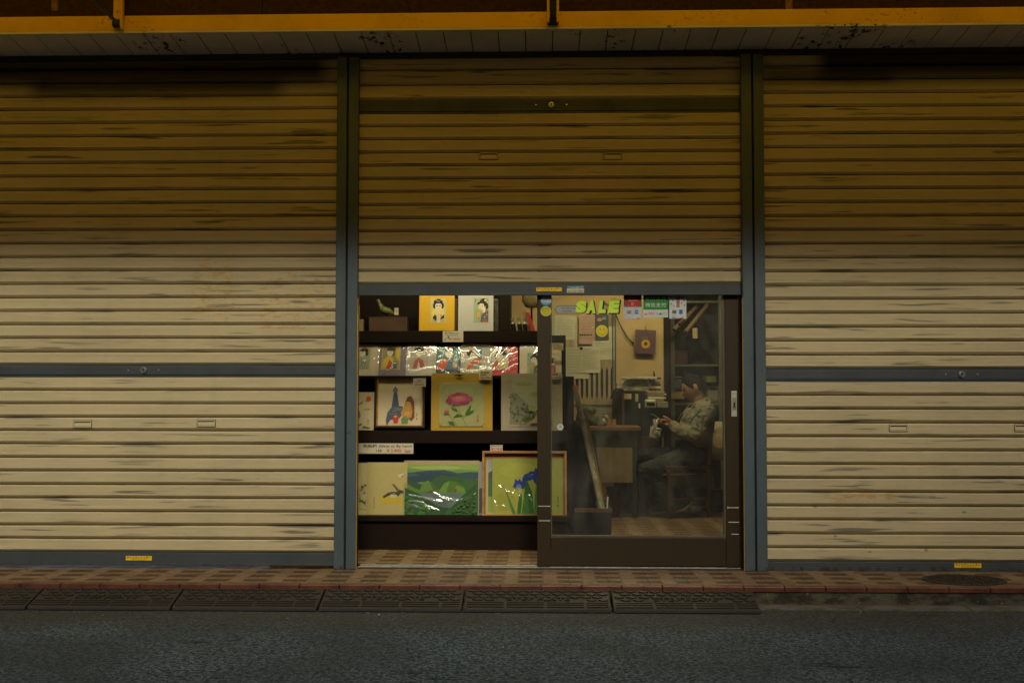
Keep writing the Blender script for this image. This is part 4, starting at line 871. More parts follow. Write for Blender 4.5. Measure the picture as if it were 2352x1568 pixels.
def b4(A):
    A.r((.40, .42, .065), 1133, 1055, 1291, 1181).e((.44, .46, .08), 1190, 1080, 44, 18).e((.36, .38, .05), 1160, 1150, 24, 22)
    g, g2 = (.045, .17, .03), (.07, .24, .04)
    A.p(g2, (1155, 1116), (1158, 1118), (1177, 1181), (1186, 1181), (1170, 1145)).p(g, (1205, 1110), (1212, 1104), (1222, 1130), (1228, 1181), (1204, 1181)).p(g2, (1198, 1181), (1204, 1130), (1213, 1150), (1216, 1181)).p(g2, (1232, 1110), (1228, 1140), (1226, 1181), (1240, 1181), (1240, 1120)).p(g, (1187, 1181), (1192, 1138), (1196, 1134), (1200, 1140), (1196, 1181)).p((.5, .5, .25), (1190, 1118), (1200, 1118), (1198, 1132), (1192, 1132))
    bl, b2_, b3_ = (.028, .06, .27), (.05, .10, .38), (.20, .22, .40)
    A.p(bl, (1177, 1118), (1181, 1110), (1183, 1100), (1188, 1104), (1194, 1100), (1198, 1106), (1206, 1108), (1208, 1114), (1203, 1122), (1197, 1122), (1192, 1117), (1184, 1122)).p(b3_, (1184, 1120), (1190, 1111), (1197, 1114), (1198, 1122), (1192, 1120))
    A.p(bl, (1200, 1098), (1204, 1090), (1214, 1086), (1218, 1082), (1224, 1082), (1232, 1087), (1230, 1096), (1220, 1102), (1210, 1104), (1206, 1110), (1199, 1106)).p(b2_, (1210, 1092), (1222, 1088), (1228, 1092), (1216, 1100)).p(bl, (1222, 1090), (1226, 1082), (1230, 1074), (1236, 1078), (1244, 1086), (1252, 1088), (1254, 1096), (1246, 1106), (1242, 1118), (1234, 1114), (1226, 1106)).p(b2_, (1230, 1094), (1238, 1088), (1240, 1104), (1234, 1110)).e((.5, .36, .05), 1222, 1090, 3, 1)
    A.e(bl, 1263, 1092, 3.5, 3); A.t(BLK, '遊花', 1280, 1139, 1284, 1155).r((.45, .1, .04), 1279.5, 1158, 1284.5, 1163)
card('iris_print', 'print of blue irises on yellow green paper inside the wooden tray', 'print', 1130.5, 1053, 1292.5, 1181.5, .806, 5, (.42, .43, .10), art=b4, slv=(25.1, -1.05, .0095, 13))
# ---------------------------------------------------------------- price cards
def price(name, label, x0, y0, x1, y1, Y, rows, lean=0, col=(.62, .56, .40)):
    def f(A):
        for (s_, c_, a_, b_, e_, g_) in rows: A.t(c_, s_, x0+(x1-x0)*a_, y0+(y1-y0)*b_, x0+(x1-x0)*e_, y0+(y1-y0)*g_, bold=.01)
    return card(name, label, 'price card', x0, y0, x1, y1, Y, lean, col, art=f, th=.001, group='handwritten price cards')
RED = (.50, .03, .02)
price('price_card', 'white price card reading 1,000 pinned with a blue pin below the top shelf', 1017, 760.5, 1064, 785.5, .966, [('美人画(bijinga)', BLK, .10, .10, .8, .28), ('Reproduction', BLK, .16, .34, .72, .46), ('1枚', BLK, .08, .62, .16, .92), ('¥1,000-', RED, .30, .64, .88, .86)])
p = P(1026+4, 776, .964); MB().ball(p+Vector((0, -.004, .006)), .006, n=10).build('push_pin', pm('blue_pin', (.02, .12, .35), .3), None, smooth=True)
o = bpy.data.objects['push_pin']; tag(o, 'tiny blue push pin holding the white 1,000 price card', 'pin')
price('price_card', 'price card reading 8,800 at the top corner of the dark frame', 949, 869, 978, 887.5, .835, [('Tsutenkaku and', BLK, .1, .08, .9, .2), ('Billiken', BLK, .3, .26, .7, .38), ('(ink drawing)', BLK, .1, .44, .9, .56), ('¥8,800-', RED, .1, .66, .94, .90)])

price('price_card', 'price card reading 3,900 clipped on the golden peony mount', 1100, 852, 1129, 872, .858, [('日本画', BLK, .15, .08, .8, .3), ('色紙', BLK, .1, .36, .6, .54), ('¥3,900-', RED, .16, .66, .94, .90)], col=(.6, .52, .30))
price('price_card', 'long handwritten card offering Sikisi-e paintings by hand for 3,900', 797, 1018, 949.5, 1041.5, .826, [('色紙絵 (Sikisi e) By hand', BLK, .24, .08, .97, .46), ('1枚', BLK, .44, .58, .53, .86), ('¥ 3,900-', RED, .60, .54, .83, .9), ('Sale!', RED, .87, .58, .97, .9)])
price('price_card', 'small card reading 3,900 standing behind the wooden tray', 1126, 1021.5, 1154.5, 1036.5, .845, [('Japanese Painting', BLK, .08, .1, .92, .3), ('¥3,900', RED, .08, .42, .94, .98)])
price('price_card', 'price card reading 3,900 above the beige print behind the glass', 1262, 788, 1294, 804, .88, [('Tomoko', BLK, .1, .08, .7, .3), ('& Tomoko', BLK, .1, .36, .9, .54), ('¥3,900-', RED, .3, .64, .94, .92)], col=(.62, .54, .28))
price('price_card', 'price card reading 3,500 on the pine landscape behind the glass', 1258, 856, 1284, 871, .858, [('日本画', BLK, .3, .08, .9, .4), ('¥3,500', RED, .2, .5, .94, .92)], col=(.62, .54, .34))
# round white badge near pine print
# ---------------------------------------------------------------- top shelf objects
a_ = P(847, 759, 1.02); b_ = P(935, 729, 1.02)
t = thing('brown_box', 'brown cardboard box on the top shelf under the bronze bird', 'box', ((a_.x+b_.x)/2, 1.06, a_.z))
bx('box_body', M['boxb'], t, a_.x, b_.x, 1.02, 1.16, zL1, b_.z, bevel=.003); bx('box_lid', M['boxb'], t, a_.x-.003, b_.x+.003, 1.017, 1.163, b_.z+.0005, b_.z+.006)
zt2 = b_.z+.0065
t = thing('bird_figurine', 'greenish bronze bird figurine on a black base on the brown box', 'figurine', (P(890, 725, 1.07).x, 1.07, zt2))
bx('base', M['black'], t, P(862, 725, 1.07).x, P(925, 725, 1.07).x, 1.03, 1.12, zt2, zt2+.012)
q = lambda x, y: P(x, y, 1.075)
m = MB(); m.limb(q(873, 703), .012, q(881, 712), .024); m.limb(q(881, 712), .029, q(893, 715), .027); m.limb(q(895, 716), .02, q(909, 721), .007); m.limb(q(869, 692), .012, q(876, 706), .022); m.ball(q(869, 691), .014, n=12); m.limb(q(862, 692), .002, q(868, 691), .006); m.limb(q(899, 718), .016, q(909, 722), .007); m.limb(q(886, 716), .012, q(887, 726), .006); m.limb(q(896, 718), .010, q(895, 727), .006)
remesh(m.build('bird_body', M['bronze'], t, smooth=True), .004, 3)
price('price_card', 'narrow upright card standing beside the bronze bird', 906, 707.5, 915, 726.5, 1.05, [('花鳥', BLK, .2, .08, .8, .6), ('¥8', RED, .2, .7, .8, .92)])
a_ = P(812, 758, 1.03); b_ = P(833, 733, 1.03); t = thing('trinket_box', 'small pale wooden trinket box at the left end of the top shelf', 'box', (a_.x, 1.05, zL1))
bx('box_body', M['wood_pale'], t, a_.x, b_.x, 1.02, 1.10, zL1, b_.z); bx('stick', M['wood'], t, P(822, 733, 1.04).x, P(826, 733, 1.04).x, 1.04, 1.045, b_.z, P(822, 700, 1.04).z)
t = thing('picture_edge', 'dark picture standing edge on between the yellow and white mounts', 'picture', (P(1047, 755, 1.05).x, 1.06, zL1)); bx('board', M['wood_mid'], t, P(1045, 755, 1.05).x, P(1050.5, 755, 1.05).x, 1.03, 1.19, zL1, P(1047, 686, 1.05).z)
t = thing('cellophane_bag', 'pale cellophane bag standing right of the white mounted print', 'bag', (P(1140, 755, 1.05).x, 1.1, zL1)); MB().box(P(1133, 755, 1.08).x, P(1146, 755, 1.08).x, 1.08, 1.13, zL1, P(1140, 686, 1.08).z).build('bag_body', pm('cellophane', (.16, .14, .10), .3, var=.6, vs=20), t, bevel=.01)
def leanboard(name, label, xb, yb_, xt, yt_, wd, Y, mat, cat, th=.05, parts=None):
    a_ = P(xb, yb_, Y); b_ = P(xt, yt_, Y); w2 = wd/364*(Y+7)/7; t = thing(name, label, cat, (a_.x, Y, a_.z)); m = MB()
    m.prism([(a_.x, a_.z), (a_.x+w2, a_.z), (b_.x+w2, b_.z), (b_.x, b_.z)], Y, Y+th); m.build('board', mat, t, bevel=.002); return t
leanboard('leaning_picture', 'olive backed picture leaning at the right end of the top shelf', 1220, 789, 1197, 712, 12, 1.08, pm('olive_card', (.20, .155, .05), .7), 'picture')
leanboard('leaning_picture', 'red edged picture leaning beside the olive one on the top shelf', 1231, 789, 1207, 716, 8, 1.03, pm('red_card', (.40, .02, .02), .5), 'picture')
for i, (x, lab) in enumerate(((1186, 'black bagged scroll tube standing left of the other two'), (1199, 'black bagged scroll tube standing between two others'), (1209, 'black bagged scroll tube nearest the leaning olive picture'))):
    t = thing('scroll_tube', lab, 'tube', (P(x, 788, 1.0).x, 1.02, zL2), 'bagged scroll tubes'); a_, b_ = P(x, 789, 1.02), P(x-8+2*i, 744, 1.02)
    MB().tube([a_, b_], .017, 12).build('tube', M['black'], t); MB().tube([b_, b_+(b_-a_)*.12, b_+(b_-a_)*.3], [.0175, .009, .016], 9).build('bag_neck', pm('clear_bag', (.3, .28, .18), .25, var=.6, vs=30), t)
t = thing('paper_lampshade', 'cream paper lampshade behind the leaning pictures', 'lampshade', (P(1219, 700, 1.5).x, 1.5, 1.6)); c_ = P(1221, 697, 1.6); MB().lathe([(.045, -.03), (.075, .02), (.07, .12), (.04, .16)], (c_.x, 1.6, c_.z), 20).build('shade', pm('lamp_paper', (.6, .45, .2), .8), t, smooth=True)
bx('stem', M['black'], t, c_.x-.008, c_.x+.008, 1.59, 1.61, zL1-.2, c_.z-.02)

# ================================================================ GLASS DOOR, TRACK, JAMB
YD = .024
t = thing('door_track', 'worn steel sliding door track along the threshold of the doorway', 'door track', (0, .1, 0))
a_, b_ = X(817, 1295)+.012, X(1711, 1300)-.012
bx('sill', M['lintel'], t, a_, b_, .01, .16, -.03, .001, bevel=.002)
m = MB(); m.box(a_, b_, .035, .042, .0015, .008); m.box(a_, b_, .10, .104, .0015, .008); m.build('rails', M['track'], t, bevel=.001)
t = thing('door_frame', 'bronze metal frame around the doorway behind the posts', 'door frame', (b_, .1, 0))
a2 = P(1699.5, 1250, YD).x
bx('jamb', M['alu_br'], t, a2+.004, b_+.03, .03, .16, .002, 2.5); bx('jamb', M['alu_br'], t, X(800), X(815), .03, .16, .002, 2.5)
bx('head', M['alu_br'], t, X(815)+.001, a2+.003, .03, .16, 2.4, 2.5)
ld = P(1234, 1250, YD).x; rd = a2; sw = P(1265, 1250, YD).x-ld; rw = rd-P(1668, 1200, YD).x
zr = P(1400, 1229, YD).z
t = thing('sliding_door', 'bronze framed sliding glass door covered with stickers and scuffs', 'door', ((ld+rd)/2, YD, 0))
for nm, xa, xb in (('stile', ld, ld+sw), ('stile', rd-rw, rd)): bx(nm, M['alu_br'], t, xa, xb, YD, YD+.035, .014, 2.39, bevel=.003)
r_ = bx('bottom_rail', M['alu_br'], t, ld+sw+.001, rd-rw-.001, YD+.003, YD+.033, .016, zr-.012, bevel=.003); bx('top_rail', M['alu_br'], t, ld+sw+.001, rd-rw-.001, YD+.003, YD+.033, 2.31, 2.39)
m = MB(); m.box(ld+sw+.0005, rd-rw-.0005, YD+.001, YD+.03, zr-.0115, zr); m.box(rd-rw-.014, rd-rw-.001, YD+.001, YD+.03, zr, 2.31); m.box(ld+sw+.001, ld+sw+.008, YD+.001, YD+.03, zr, 2.31); m.build('glazing_bead', pm('grey_bead', (.10, .085, .05), .5, .2), t, bevel=.001)
bx('glass_pane', M['glass'], t, ld+sw+.006, rd-rw-.010, YD+.004, YD+.009, zr-.002, 2.312, bevel=0)
# lock plate
a_ = P(1680, 956, YD); b_ = P(1692, 898, YD); o = bx('lock_plate', M['silver'], t, a_.x, b_.x, YD-.004, YD-.0002, a_.z, b_.z, bevel=.001)
a_ = P(1682, 941, YD); b_ = P(1690.5, 913, YD); MB().box(a_.x, b_.x, YD-.006, YD-.004, a_.z, b_.z).build('inner_plate', M['greyp'], o, bevel=.001)
a_ = P(1684.5, 936, YD); b_ = P(1688, 924, YD); MB().box(a_.x, b_.x, YD-.0068, YD-.006, a_.z, b_.z).build('slot', M['hole'], o)
for yy in (902, 951): c_ = P(1686, yy, YD); MB().lathe([(.005, 0), (.004, .002), (0, .0025)], (c_.x, YD-.004, c_.z), 10, 'Y').build('screw', M['chrome'], o)
m = MB()
for xa, xb, yy in ((1236, 1264, 1161.8), (1237.5, 1264, 1195), (1671, 1697, 1165), (1673, 1698, 1198.5), (1680, 1697, 1226)):
    a_ = P(xa, yy+.7, YD); b_ = P(xb, yy-.7, YD); m.box(a_.x, b_.x, YD-.0008, YD, a_.z, b_.z, (.62, .60, .52))
m.box(P(1671, 1166, YD).x, P(1672.2, 1166, YD).x, YD-.001, YD, P(1671, 1167.5, YD).z, P(1671, 1162.5, YD).z, (.62, .6, .52)); m.build('tape_mark', M['ink'], t)
class Stk:                                            # flat printing in a vertical plane, measured coordinates
    def __init__(s, y): s.y = y; s.m = MB()
    def q(s, x, y): p = P(x, y, YD); return (p.x, s.y, p.z)
Stk.up = lambda s: setattr(s, 'y', s.y-.00025)
for k_ in ('p', 'r', 'e', 'l', 't'): setattr(Stk, k_, getattr(Art, k_))
def st(name, fn, y=None, parent=None):
    s_ = Stk(YD if y is None else y); fn(s_); return s_.m.build(name, M['ink'], parent or t)
W_, GN = (.62, .62, .58), (.015, .20, .03)
st('round_sticker', lambda A: (A.e((.03, .16, .30), 1254.6, 690, 13.6, 13.6, n=28), A.e((.40, .50, .55), 1254.6, 688.5, 12, 11, n=28), A.e((.22, .32, .38), 1254.6, 688.5, 9, 8, n=24), A.e((.42, .52, .56), 1254.6, 688.5, 7.5, 6.6, n=24), A.t((.02, .06, .18), 'NK', 1250, 685.5, 1259, 691), A.t((.04, .14, .25), '防犯連絡所', 1246, 695, 1263, 698.5)))
st('round_sticker', lambda A: (A.e((.52, .50, .04), 1253.9, 714.5, 12.4, 11.6, n=28), A.t(BLK, '自動販売機の', 1245, 706.5, 1263, 710), A.t(BLK, '勧誘お断りします', 1244, 711, 1264, 714.5), A.t(BLK, 'しません', 1247, 715.5, 1261, 718.5), A.t((.5, .10, .02), '防犯協会', 1248, 719, 1260, 723)))
yg = YD+.0035
def sale(A):
    for (ch, x0, x1, y0, y1) in (('S', 1321, 1350, 691, 719.5), ('A', 1346, 1372, 690, 720.5), ('L', 1374, 1394, 690, 720), ('E', 1396.5, 1425, 688, 719.5)):
        a_ = A.q(x0+2.5, y1+1.6); b_ = A.q(x1+2.5, y0+1.6); H = b_[2]-a_[2]; A.m.text(ch, a_[0], a_[2], (b_[0]-a_[0])*.86, H, yg-.0012, BLK, shear=.12, bold=.13)
        A.m.text(ch, a_[0]-.003, a_[2]+.003, (b_[0]-a_[0])*.86, H, yg-.0016, BLK, shear=.12, bold=.14)
        a_ = A.q(x0, y1-1); b_ = A.q(x1, y0-.5); H = b_[2]-a_[2]; A.m.text(ch, a_[0], a_[2], (b_[0]-a_[0])*.83, H, yg-.0021, (.50, .72, .05), shear=.12, bold=.085)
st('arrow_sign', lambda A: (A.p((.10, .12, .13), (1274, 711), (1281, 701), (1336, 701), (1336, 720.5), (1281, 720.5)), A.p((.28, .29, .27), (1276, 711), (1282, 702.6), (1334, 702.6), (1334, 719), (1282, 719)), A.t(BLK, 'This door is not', 1289, 705, 1322, 709.5), A.t(BLK, 'automatic.', 1292, 711.5, 1314, 716)), yg)
st('sale_lettering', sale, yg)
def pay(A, x, y, s):
    A.r(W_, x, y, x+37*s, y+27); 
def w1(A):
    A.r((.06, .07, .075), 1433, 672, 1473.7, 705).e((.38, .025, .015), 1453.2, 692, 17.3, 17, n=30).t(W_, 'ようこそ', 1446, 682.5, 1461, 685.5).t(W_, 'WELCOME', 1443, 688, 1464.5, 691.5).t(W_, '欢迎', 1450, 694, 1456, 697).t(W_, '환영', 1450, 698, 1456, 701).r((.42, .44, .44), 1433, 705, 1473.7, 733)
    for k in range(5): A.l((.35, .36, .33), .6, (1434+8*k, 703), (1438+8*k, 701.5))
    A.r((.05, .18, .10), 1440, 713, 1443, 720).r((.35, .05, .05), 1443.6, 713, 1446.6, 720).r((.05, .08, .25), 1447, 713, 1450, 720).t(W_, 'JCB', 1440, 715, 1450, 718).r((.02, .16, .38), 1458, 712, 1466, 720.5).t(W_, 'AMEX', 1459, 715, 1465, 717.5).r((.5, .52, .5), 1440, 724, 1451, 731).t((.05, .1, .3), 'Diners', 1441, 726, 1450, 729).r((.58, .58, .55), 1455, 723.5, 1468.5, 731.5).t(BLK, 'DISCOVER', 1456, 725.5, 1467.5, 727.5).p((.6, .16, .02), (1460, 731), (1468, 731), (1468, 728))
st('welcome_sticker', w1, yg)
def w2(A):
    A.r(GN, 1477.7, 672, 1534.7, 711).r((.50, .53, .53), 1477.7, 711, 1534.7, 728.6).t(W_, '本店支持', 1482, 681, 1530, 690).t(W_, '微信支付', 1482, 695, 1530, 705).t((.55, .06, .02), 'au PAY', 1480, 716.5, 1504, 723.5, .02).l((.2, .2, .2), .8, (1507, 717), (1512, 723)).l((.2, .2, .2), .8, (1512, 717), (1507, 723)).e((.03, .3, .06), 1517, 720.5, 3.4, 3).t((.03, .2, .05), '微信支付', 1521.5, 717, 1532, 720).t((.03, .2, .05), 'WeChat Pay', 1521.5, 721.5, 1532, 723.5)
st('payment_sticker', w2, yg)
def w3(A):
    A.r((.50, .53, .53), 1537.5, 672, 1576.6, 731.6).r((.35, .03, .02), 1554, 679.5, 1561, 705.5).t(W_, 'よ', 1555.5, 681, 1559.5, 685.5).t(W_, 'う', 1555.5, 687, 1559.5, 691.5).t(W_, 'こ', 1555.5, 693, 1559.5, 697.5).t(W_, 'そ', 1555.5, 699, 1559.5, 703.5)
    for k, (x, y) in enumerate(((1541, 683), (1546, 690), (1542, 698), (1548, 703), (1566, 684), (1571, 690), (1565, 696), (1572, 701), (1547, 682), (1570, 682))): A.e((.1, .1, .1) if k % 3 else (.4, .05, .03), x, y, 1.5, 1.9, k, 6)
    A.r((.05, .18, .10), 1544, 712, 1547, 719).r((.35, .05, .05), 1547.4, 712, 1550, 719).r((.05, .08, .25), 1550.4, 712, 1553.5, 719).r((.02, .16, .38), 1560, 711, 1568, 719.5).r((.4, .44, .46), 1544, 723, 1553, 729.5).r((.6, .58, .54), 1558.5, 722.5, 1569.5, 730).t(BLK, 'DISCOVER', 1560, 725, 1567.5, 727).l((.5, .14, .03), .8, (1563, 729.6), (1569, 729.6), (1569, 724))
st('card_sticker', w3, yg)
st('price_sticker', lambda A: (A.e((.5, .5, .45), 1287, 980, 7.5, 7, n=20), A.t(BLK, '風', 1284, 976.5, 1290, 983)), yg)

# ================================================================ BACK OF THE SHOP
def sheet(name, label, cat, x0, y0, x1, y1, col, lines=0, art=None, rot=0.0, lift=0.0, group='papers pinned to the back wall'):
    Yp = YB-.036-lift; a_ = P(x0, y1, Yp); b_ = P(x1, y0, Yp); W, H = b_.x-a_.x, b_.z-a_.z
    t = thing(name, label, cat, ((a_.x+b_.x)/2, Yp, a_.z), group, local=True, rot=(0, rot, 0))
    m = MB(); n = 5; g = [[Vector((-W/2+W*i/n, -.004*abs(noise.noise(Vector((i*.7+x0, j*.6, 1)))), H*j/n)) for i in range(n+1)] for j in range(n+1)]
    for j in range(n):
        for i in range(n): m.face([g[j][i], g[j][i+1], g[j+1][i+1], g[j+1][i]], col)
    m.build('sheet', M['ink'], t, smooth=True); A = Art((x0, y0, x1, y1), W, H); A.y = -.0055
    random.seed(int(x0)); 
    for k in range(lines):
        y = y0+(y1-y0)*(.1+.8*k/lines); a_ = x0+(x1-x0)*(.08+.05*random.random()); A.l(sc(col, .62), .8, (a_, y), (x1-(x1-x0)*(.08+.4*random.random()*(k % 3 == 0)), y))
    if art: art(A)
    if lines or art: A.m.build('print', M['ink'], t)
    return t
PW = (.60, .58, .42)
sheet('paper_sheet', 'magazine page with coloured columns behind the curled white sheet', 'paper', 1268, 726, 1325, 799, (.46, .47, .36), 3, lambda A: [A.r(c_, 1296+5*k, 775, 1300.5+5*k, 796) for k, c_ in enumerate(((.5, .30, .25), (.5, .42, .12), (.3, .4, .35), (.5, .25, .3), (.5, .42, .15)))])
sheet('paper_sheet', 'curled white sheet of paper pinned over the coloured page', 'paper', 1273, 725, 1320, 780, PW, 9, rot=R(2), lift=.012)
sheet('paper_sheet', 'pink paper sheet pinned beside the smiley card', 'paper', 1330, 722, 1368, 790, (.52, .34, .26), 8, lambda A: [A.e(BLK, 1333+5*k, 769, 2, 2.2, 0, 6) for k in range(6)])
sheet('paper_sheet', 'white paper sheet hanging right of and below the smiley card', 'paper', 1360.5, 750, 1414, 826, PW, 10)
sheet('paper_sheet', 'white paper sheet at the lower left of the pinned papers', 'paper', 1297, 797, 1352, 869.5, (.56, .55, .40), 9, lift=.004)
sheet('paper_sheet', 'white paper sheet pinned by a black clip in the lower middle', 'paper', 1333, 795, 1378.5, 856, PW, 12, lambda A: A.r(BLK, 1332, 797.5, 1338.5, 803), lift=.009)
sheet('smiley_card', 'dark card with a round yellow smiling face pinned among the papers', 'card', 1367.5, 722, 1398.5, 780, (.05, .055, .05), 0, lambda A: (A.e((.5, .22, .06), 1378, 734, 6, 4), A.e((.15, .3, .3), 1388, 731, 5, 3), A.e((.62, .55, .02), 1382.8, 760, 13.6, 13.8, n=28), A.e((.28, .22, .01), 1379, 756, 1.2, 2.6), A.e((.28, .22, .01), 1387, 756, 1.2, 2.6), A.l((.28, .22, .01), 1, (1373.5, 763), (1377, 767), (1382.8, 768.6), (1388.5, 767), (1392, 763))), rot=R(-1), lift=.014, group=None)
# slotted wooden screen
Yp = YB-.03; t = thing('slotted_screen', 'wooden screen with tapered vertical slots below the pinned papers', 'screen', (P(1360, 930, Yp).x, Yp, P(1360, 985, Yp).z))
a_, b_ = P(1318, 985, Yp), P(1412, 800, Yp); MB().box(a_.x, b_.x, Yp, Yp+.025, a_.z-.1, b_.z).build('frame_board', M['panel'], t)
m = MB()
for k in range(8):
    x = 1325.5+11.4*k; yt_, yb2 = (842, 918); A0 = P(x, yt_, Yp-.001); B0 = P(x, yb2, Yp-.001); h = B0.z-A0.z; w_ = .0125
    pts = [(A0.x, A0.z), (A0.x+w_*.9, A0.z+h*.12), (A0.x+w_*1.05, A0.z+h*.5), (A0.x+w_*.8, A0.z+h*.85), (A0.x, A0.z+h), (A0.x-w_*.8, A0.z+h*.85), (A0.x-w_*1.05, A0.z+h*.5), (A0.x-w_*.9, A0.z+h*.12)]
    m.prism(pts[::-1], Yp-.002, Yp-.0005)
m.build('slots', M['hole'], t)
m = MB(); 
for x in (1408, 1414): m.box(P(x, 900, Yp).x-.008, P(x, 900, Yp).x+.004, Yp-.02, Yp, P(x, 985, Yp).z, P(x, 700, Yp).z)
m.box(P(1318, 900, Yp).x, P(1407, 900, Yp).x, Yp-.012, Yp, P(1360, 932, Yp).z, P(1360, 929, Yp).z); m.build('rail', M['steel_gr'], t)
m = MB(); m.tube([P(x, y, YB-.03) for x, y in ((1380, 690), (1405, 705), (1416, 726), (1428, 752), (1442, 776), (1456, 790))], .007, 8)
tag(m.build('cable', M['steel_gr'], None, smooth=True), 'dark cable sagging down to the purple sunflower picture', 'cable')
def sun_(A):
    A.e((.10, .13, .07), 1476, 777, 4, 4).e((.10, .13, .07), 1484, 776, 3, 4)
    for k in range(14): a_ = k*math.pi/7; A.e((.60, .34, .02), 1482+7.6*math.cos(a_), 790+7.6*math.sin(a_), 3.4, 1.8, a_, 8)
    A.e((.60, .34, .02), 1482, 790, 7, 7).e((.03, .02, .03), 1482, 789.5, 4.2, 4.2)
t = sheet('sunflower_picture', 'purple square picture with a yellow sunflower hanging on the cream wall', 'picture', 1457.5, 757.5, 1505, 812.5, (.10, .05, .065), 0, sun_, rot=R(2.2), lift=.03, group=None)
MB().box(-.096, .096, .0015, .028, -.0, .222).build('canvas_block', pm('purple_canvas', (.085, .042, .055), .8, var=.3), t, bevel=.002)
MB().tube([(0, .0, .222), (0, .02, .265)], .003, 6).build('hanging_loop', M['black'], t)
m = MB(); m.tube([P(1506, 898, YB-.03), P(1505, 880, YB-.03), P(1503, 862, YB-.03), P(1501, 852, YB-.03)], [.004, .008, .009, .004], 6); m.limb(P(1505, 880, YB-.03), .006, P(1509, 884, YB-.03), .004, 6)
tag(m.build('wall_hook', M['black'], None, smooth=True), 'small black coat hook hanging on the wall above the radio', 'hook')

# cabinet, radio, stacks
Yc = 3.2
def bxp(name, mat, parent, x0, y0, x1, y1, Ya, Yb, bevel=.003, smooth=False):
    a_ = P(x0, y1, Ya); b_ = P(x1, y0, Ya); return MB().box(a_.x, b_.x, Ya, Yb, a_.z, b_.z).build(name, mat, parent, bevel=bevel)
t = thing('drawer_cabinet', 'dark grey steel cabinet with paper labels beneath the radio', 'cabinet', (P(1450, 1000, Yc).x, Yc, 0))
a_ = P(1413, 1040, Yc); b_ = P(1483, 897, Yc); MB().box(a_.x, b_.x, Yc, YB-.05, a_.z, b_.z).build('cabinet_body', M['black'], t, bevel=.004)
for xx in (a_.x+.01, b_.x-.035):
    for yy in (Yc+.01, YB-.08): MB().box(xx, xx+.025, yy, yy+.025, .005, a_.z-.001).build('leg', M['black'], t)
bxp('label_plate', M['wood_pale'], t, 1434, 904, 1450.5, 916, Yc-.003, Yc-.0005, 0); bxp('label_plate', M['wood_pale'], t, 1459, 904, 1466, 922, Yc-.003, Yc-.0005, 0); bxp('label_plate', M['white'], t, 1467, 926, 1470.5, 937, Yc-.003, Yc-.0005, 0)
bxp('door_edge', M['wood_mid'], t, 1429, 900, 1434, 978, Yc-.006, Yc-.0005, 0)
t = thing('low_cabinet', 'black low cabinet behind the hands of the seated man', 'cabinet', (P(1503, 1000, Yc-.1).x, Yc-.1, 0)); a_ = P(1472.5, 1000, Yc-.1); b_ = P(1535, 937.5, Yc-.1)
MB().box(a_.x, b_.x, Yc-.1, Yc+.3, a_.z-.01, b_.z).build('cabinet_body', M['black'], t, bevel=.004)
for xx in (a_.x+.02, b_.x-.04):
    for yy in (Yc-.09, Yc+.27): MB().box(xx, xx+.02, yy, yy+.02, .005, a_.z-.011).build('leg', M['black'], t)
pass; bxp('drawer_front', M['wood_mid'], t, 1474, 1001, 1508, 1030, Yc-.112, Yc-.1005)
t = thing('radio_recorder', 'silver portable radio with two round speakers under a blue tray', 'radio', (P(1463, 895, Yc+.02).x, Yc, P(1463, 895, Yc+.02).z))
a_ = P(1433, 895.5, Yc+.02); b_ = P(1494.5, 871.5, Yc+.02); zc = (a_.z+b_.z)/2; hh = (b_.z-a_.z)/2; pts = []
for sgn, cx in ((1, b_.x-hh), (-1, a_.x+hh)):
    for k in range(9): th = -math.pi/2+math.pi*k/8; pts.append((cx+sgn*hh*math.cos(th), zc+sgn*hh*math.sin(th)))
MB().prism(pts, Yc+.02, Yc+.16).build('radio_body', M['silver'], t, bevel=.004)
for cx in (a_.x+hh*1.25, b_.x-hh*1.25): MB().lathe([(hh*.82, 0), (hh*.82, .004), (hh*.74, .006), (hh*.66, .002), (hh*.25, .001), (hh*.2, .006), (0, .007)], (cx, Yc+.02, zc), 22, 'Y').build('speaker', M['greyp'], t)
bx('tape_door', M['greyp'], t, (a_.x+b_.x)/2-.03, (a_.x+b_.x)/2+.03, Yc+.014, Yc+.0195, zc-.02, zc+.025)
t = thing('blue_tray', 'flat blue edged tray laid on top of the silver radio', 'tray', (P(1468, 870, Yc).x, Yc, b_.z)); a2_ = P(1429, 870, Yc); b2 = P(1508, 864, Yc)
bx('tray_bottom', M['bluecloth'], t, a2_.x+.01, b2.x-.01, Yc-.02, Yc+.2, b_.z+.001, b_.z+.012); m = MB(); m.box(a2_.x, b2.x, Yc-.03, Yc-.02, b_.z+.004, b_.z+.026); m.box(a2_.x, b2.x, Yc+.2, Yc+.21, b_.z+.004, b_.z+.026); m.build('rim', M['silver'], t, bevel=.003)
random.seed(4)
def stack(label, x0, x1, ytop, ybot, Ya, n, mats, cat='papers', name='paper_stack', dep=.2):
    a_ = P(x0, ybot, Ya); b_ = P(x1, ytop, Ya); t = thing(name, label, cat, ((a_.x+b_.x)/2, Ya, a_.z)); h = (b_.z-a_.z)/n
    for k in range(n):
        j = random.uniform(-.012, .012); w2 = random.uniform(0, .02); bx('book' if name == 'book_stack' else 'bundle', M[mats[k % len(mats)]], t, a_.x+j+w2*.5, b_.x+j-w2, Ya+random.uniform(0, .02), Ya+dep, a_.z+h*k+.001, a_.z+h*(k+1), bevel=.002)
    return t
stack('untidy stack of brown and red books right of the silver radio', 1495, 1520, 866, 897, Yc+.03, 6, ['wood_mid', 'white', 'redcloth', 'wood_mid', 'panel', 'redcloth'], 'books', 'book_stack')
stack('heap of white papers on top of the small printer', 1486, 1529, 899, 916, Yc-.06, 4, ['white', 'greyp', 'white', 'panel'])
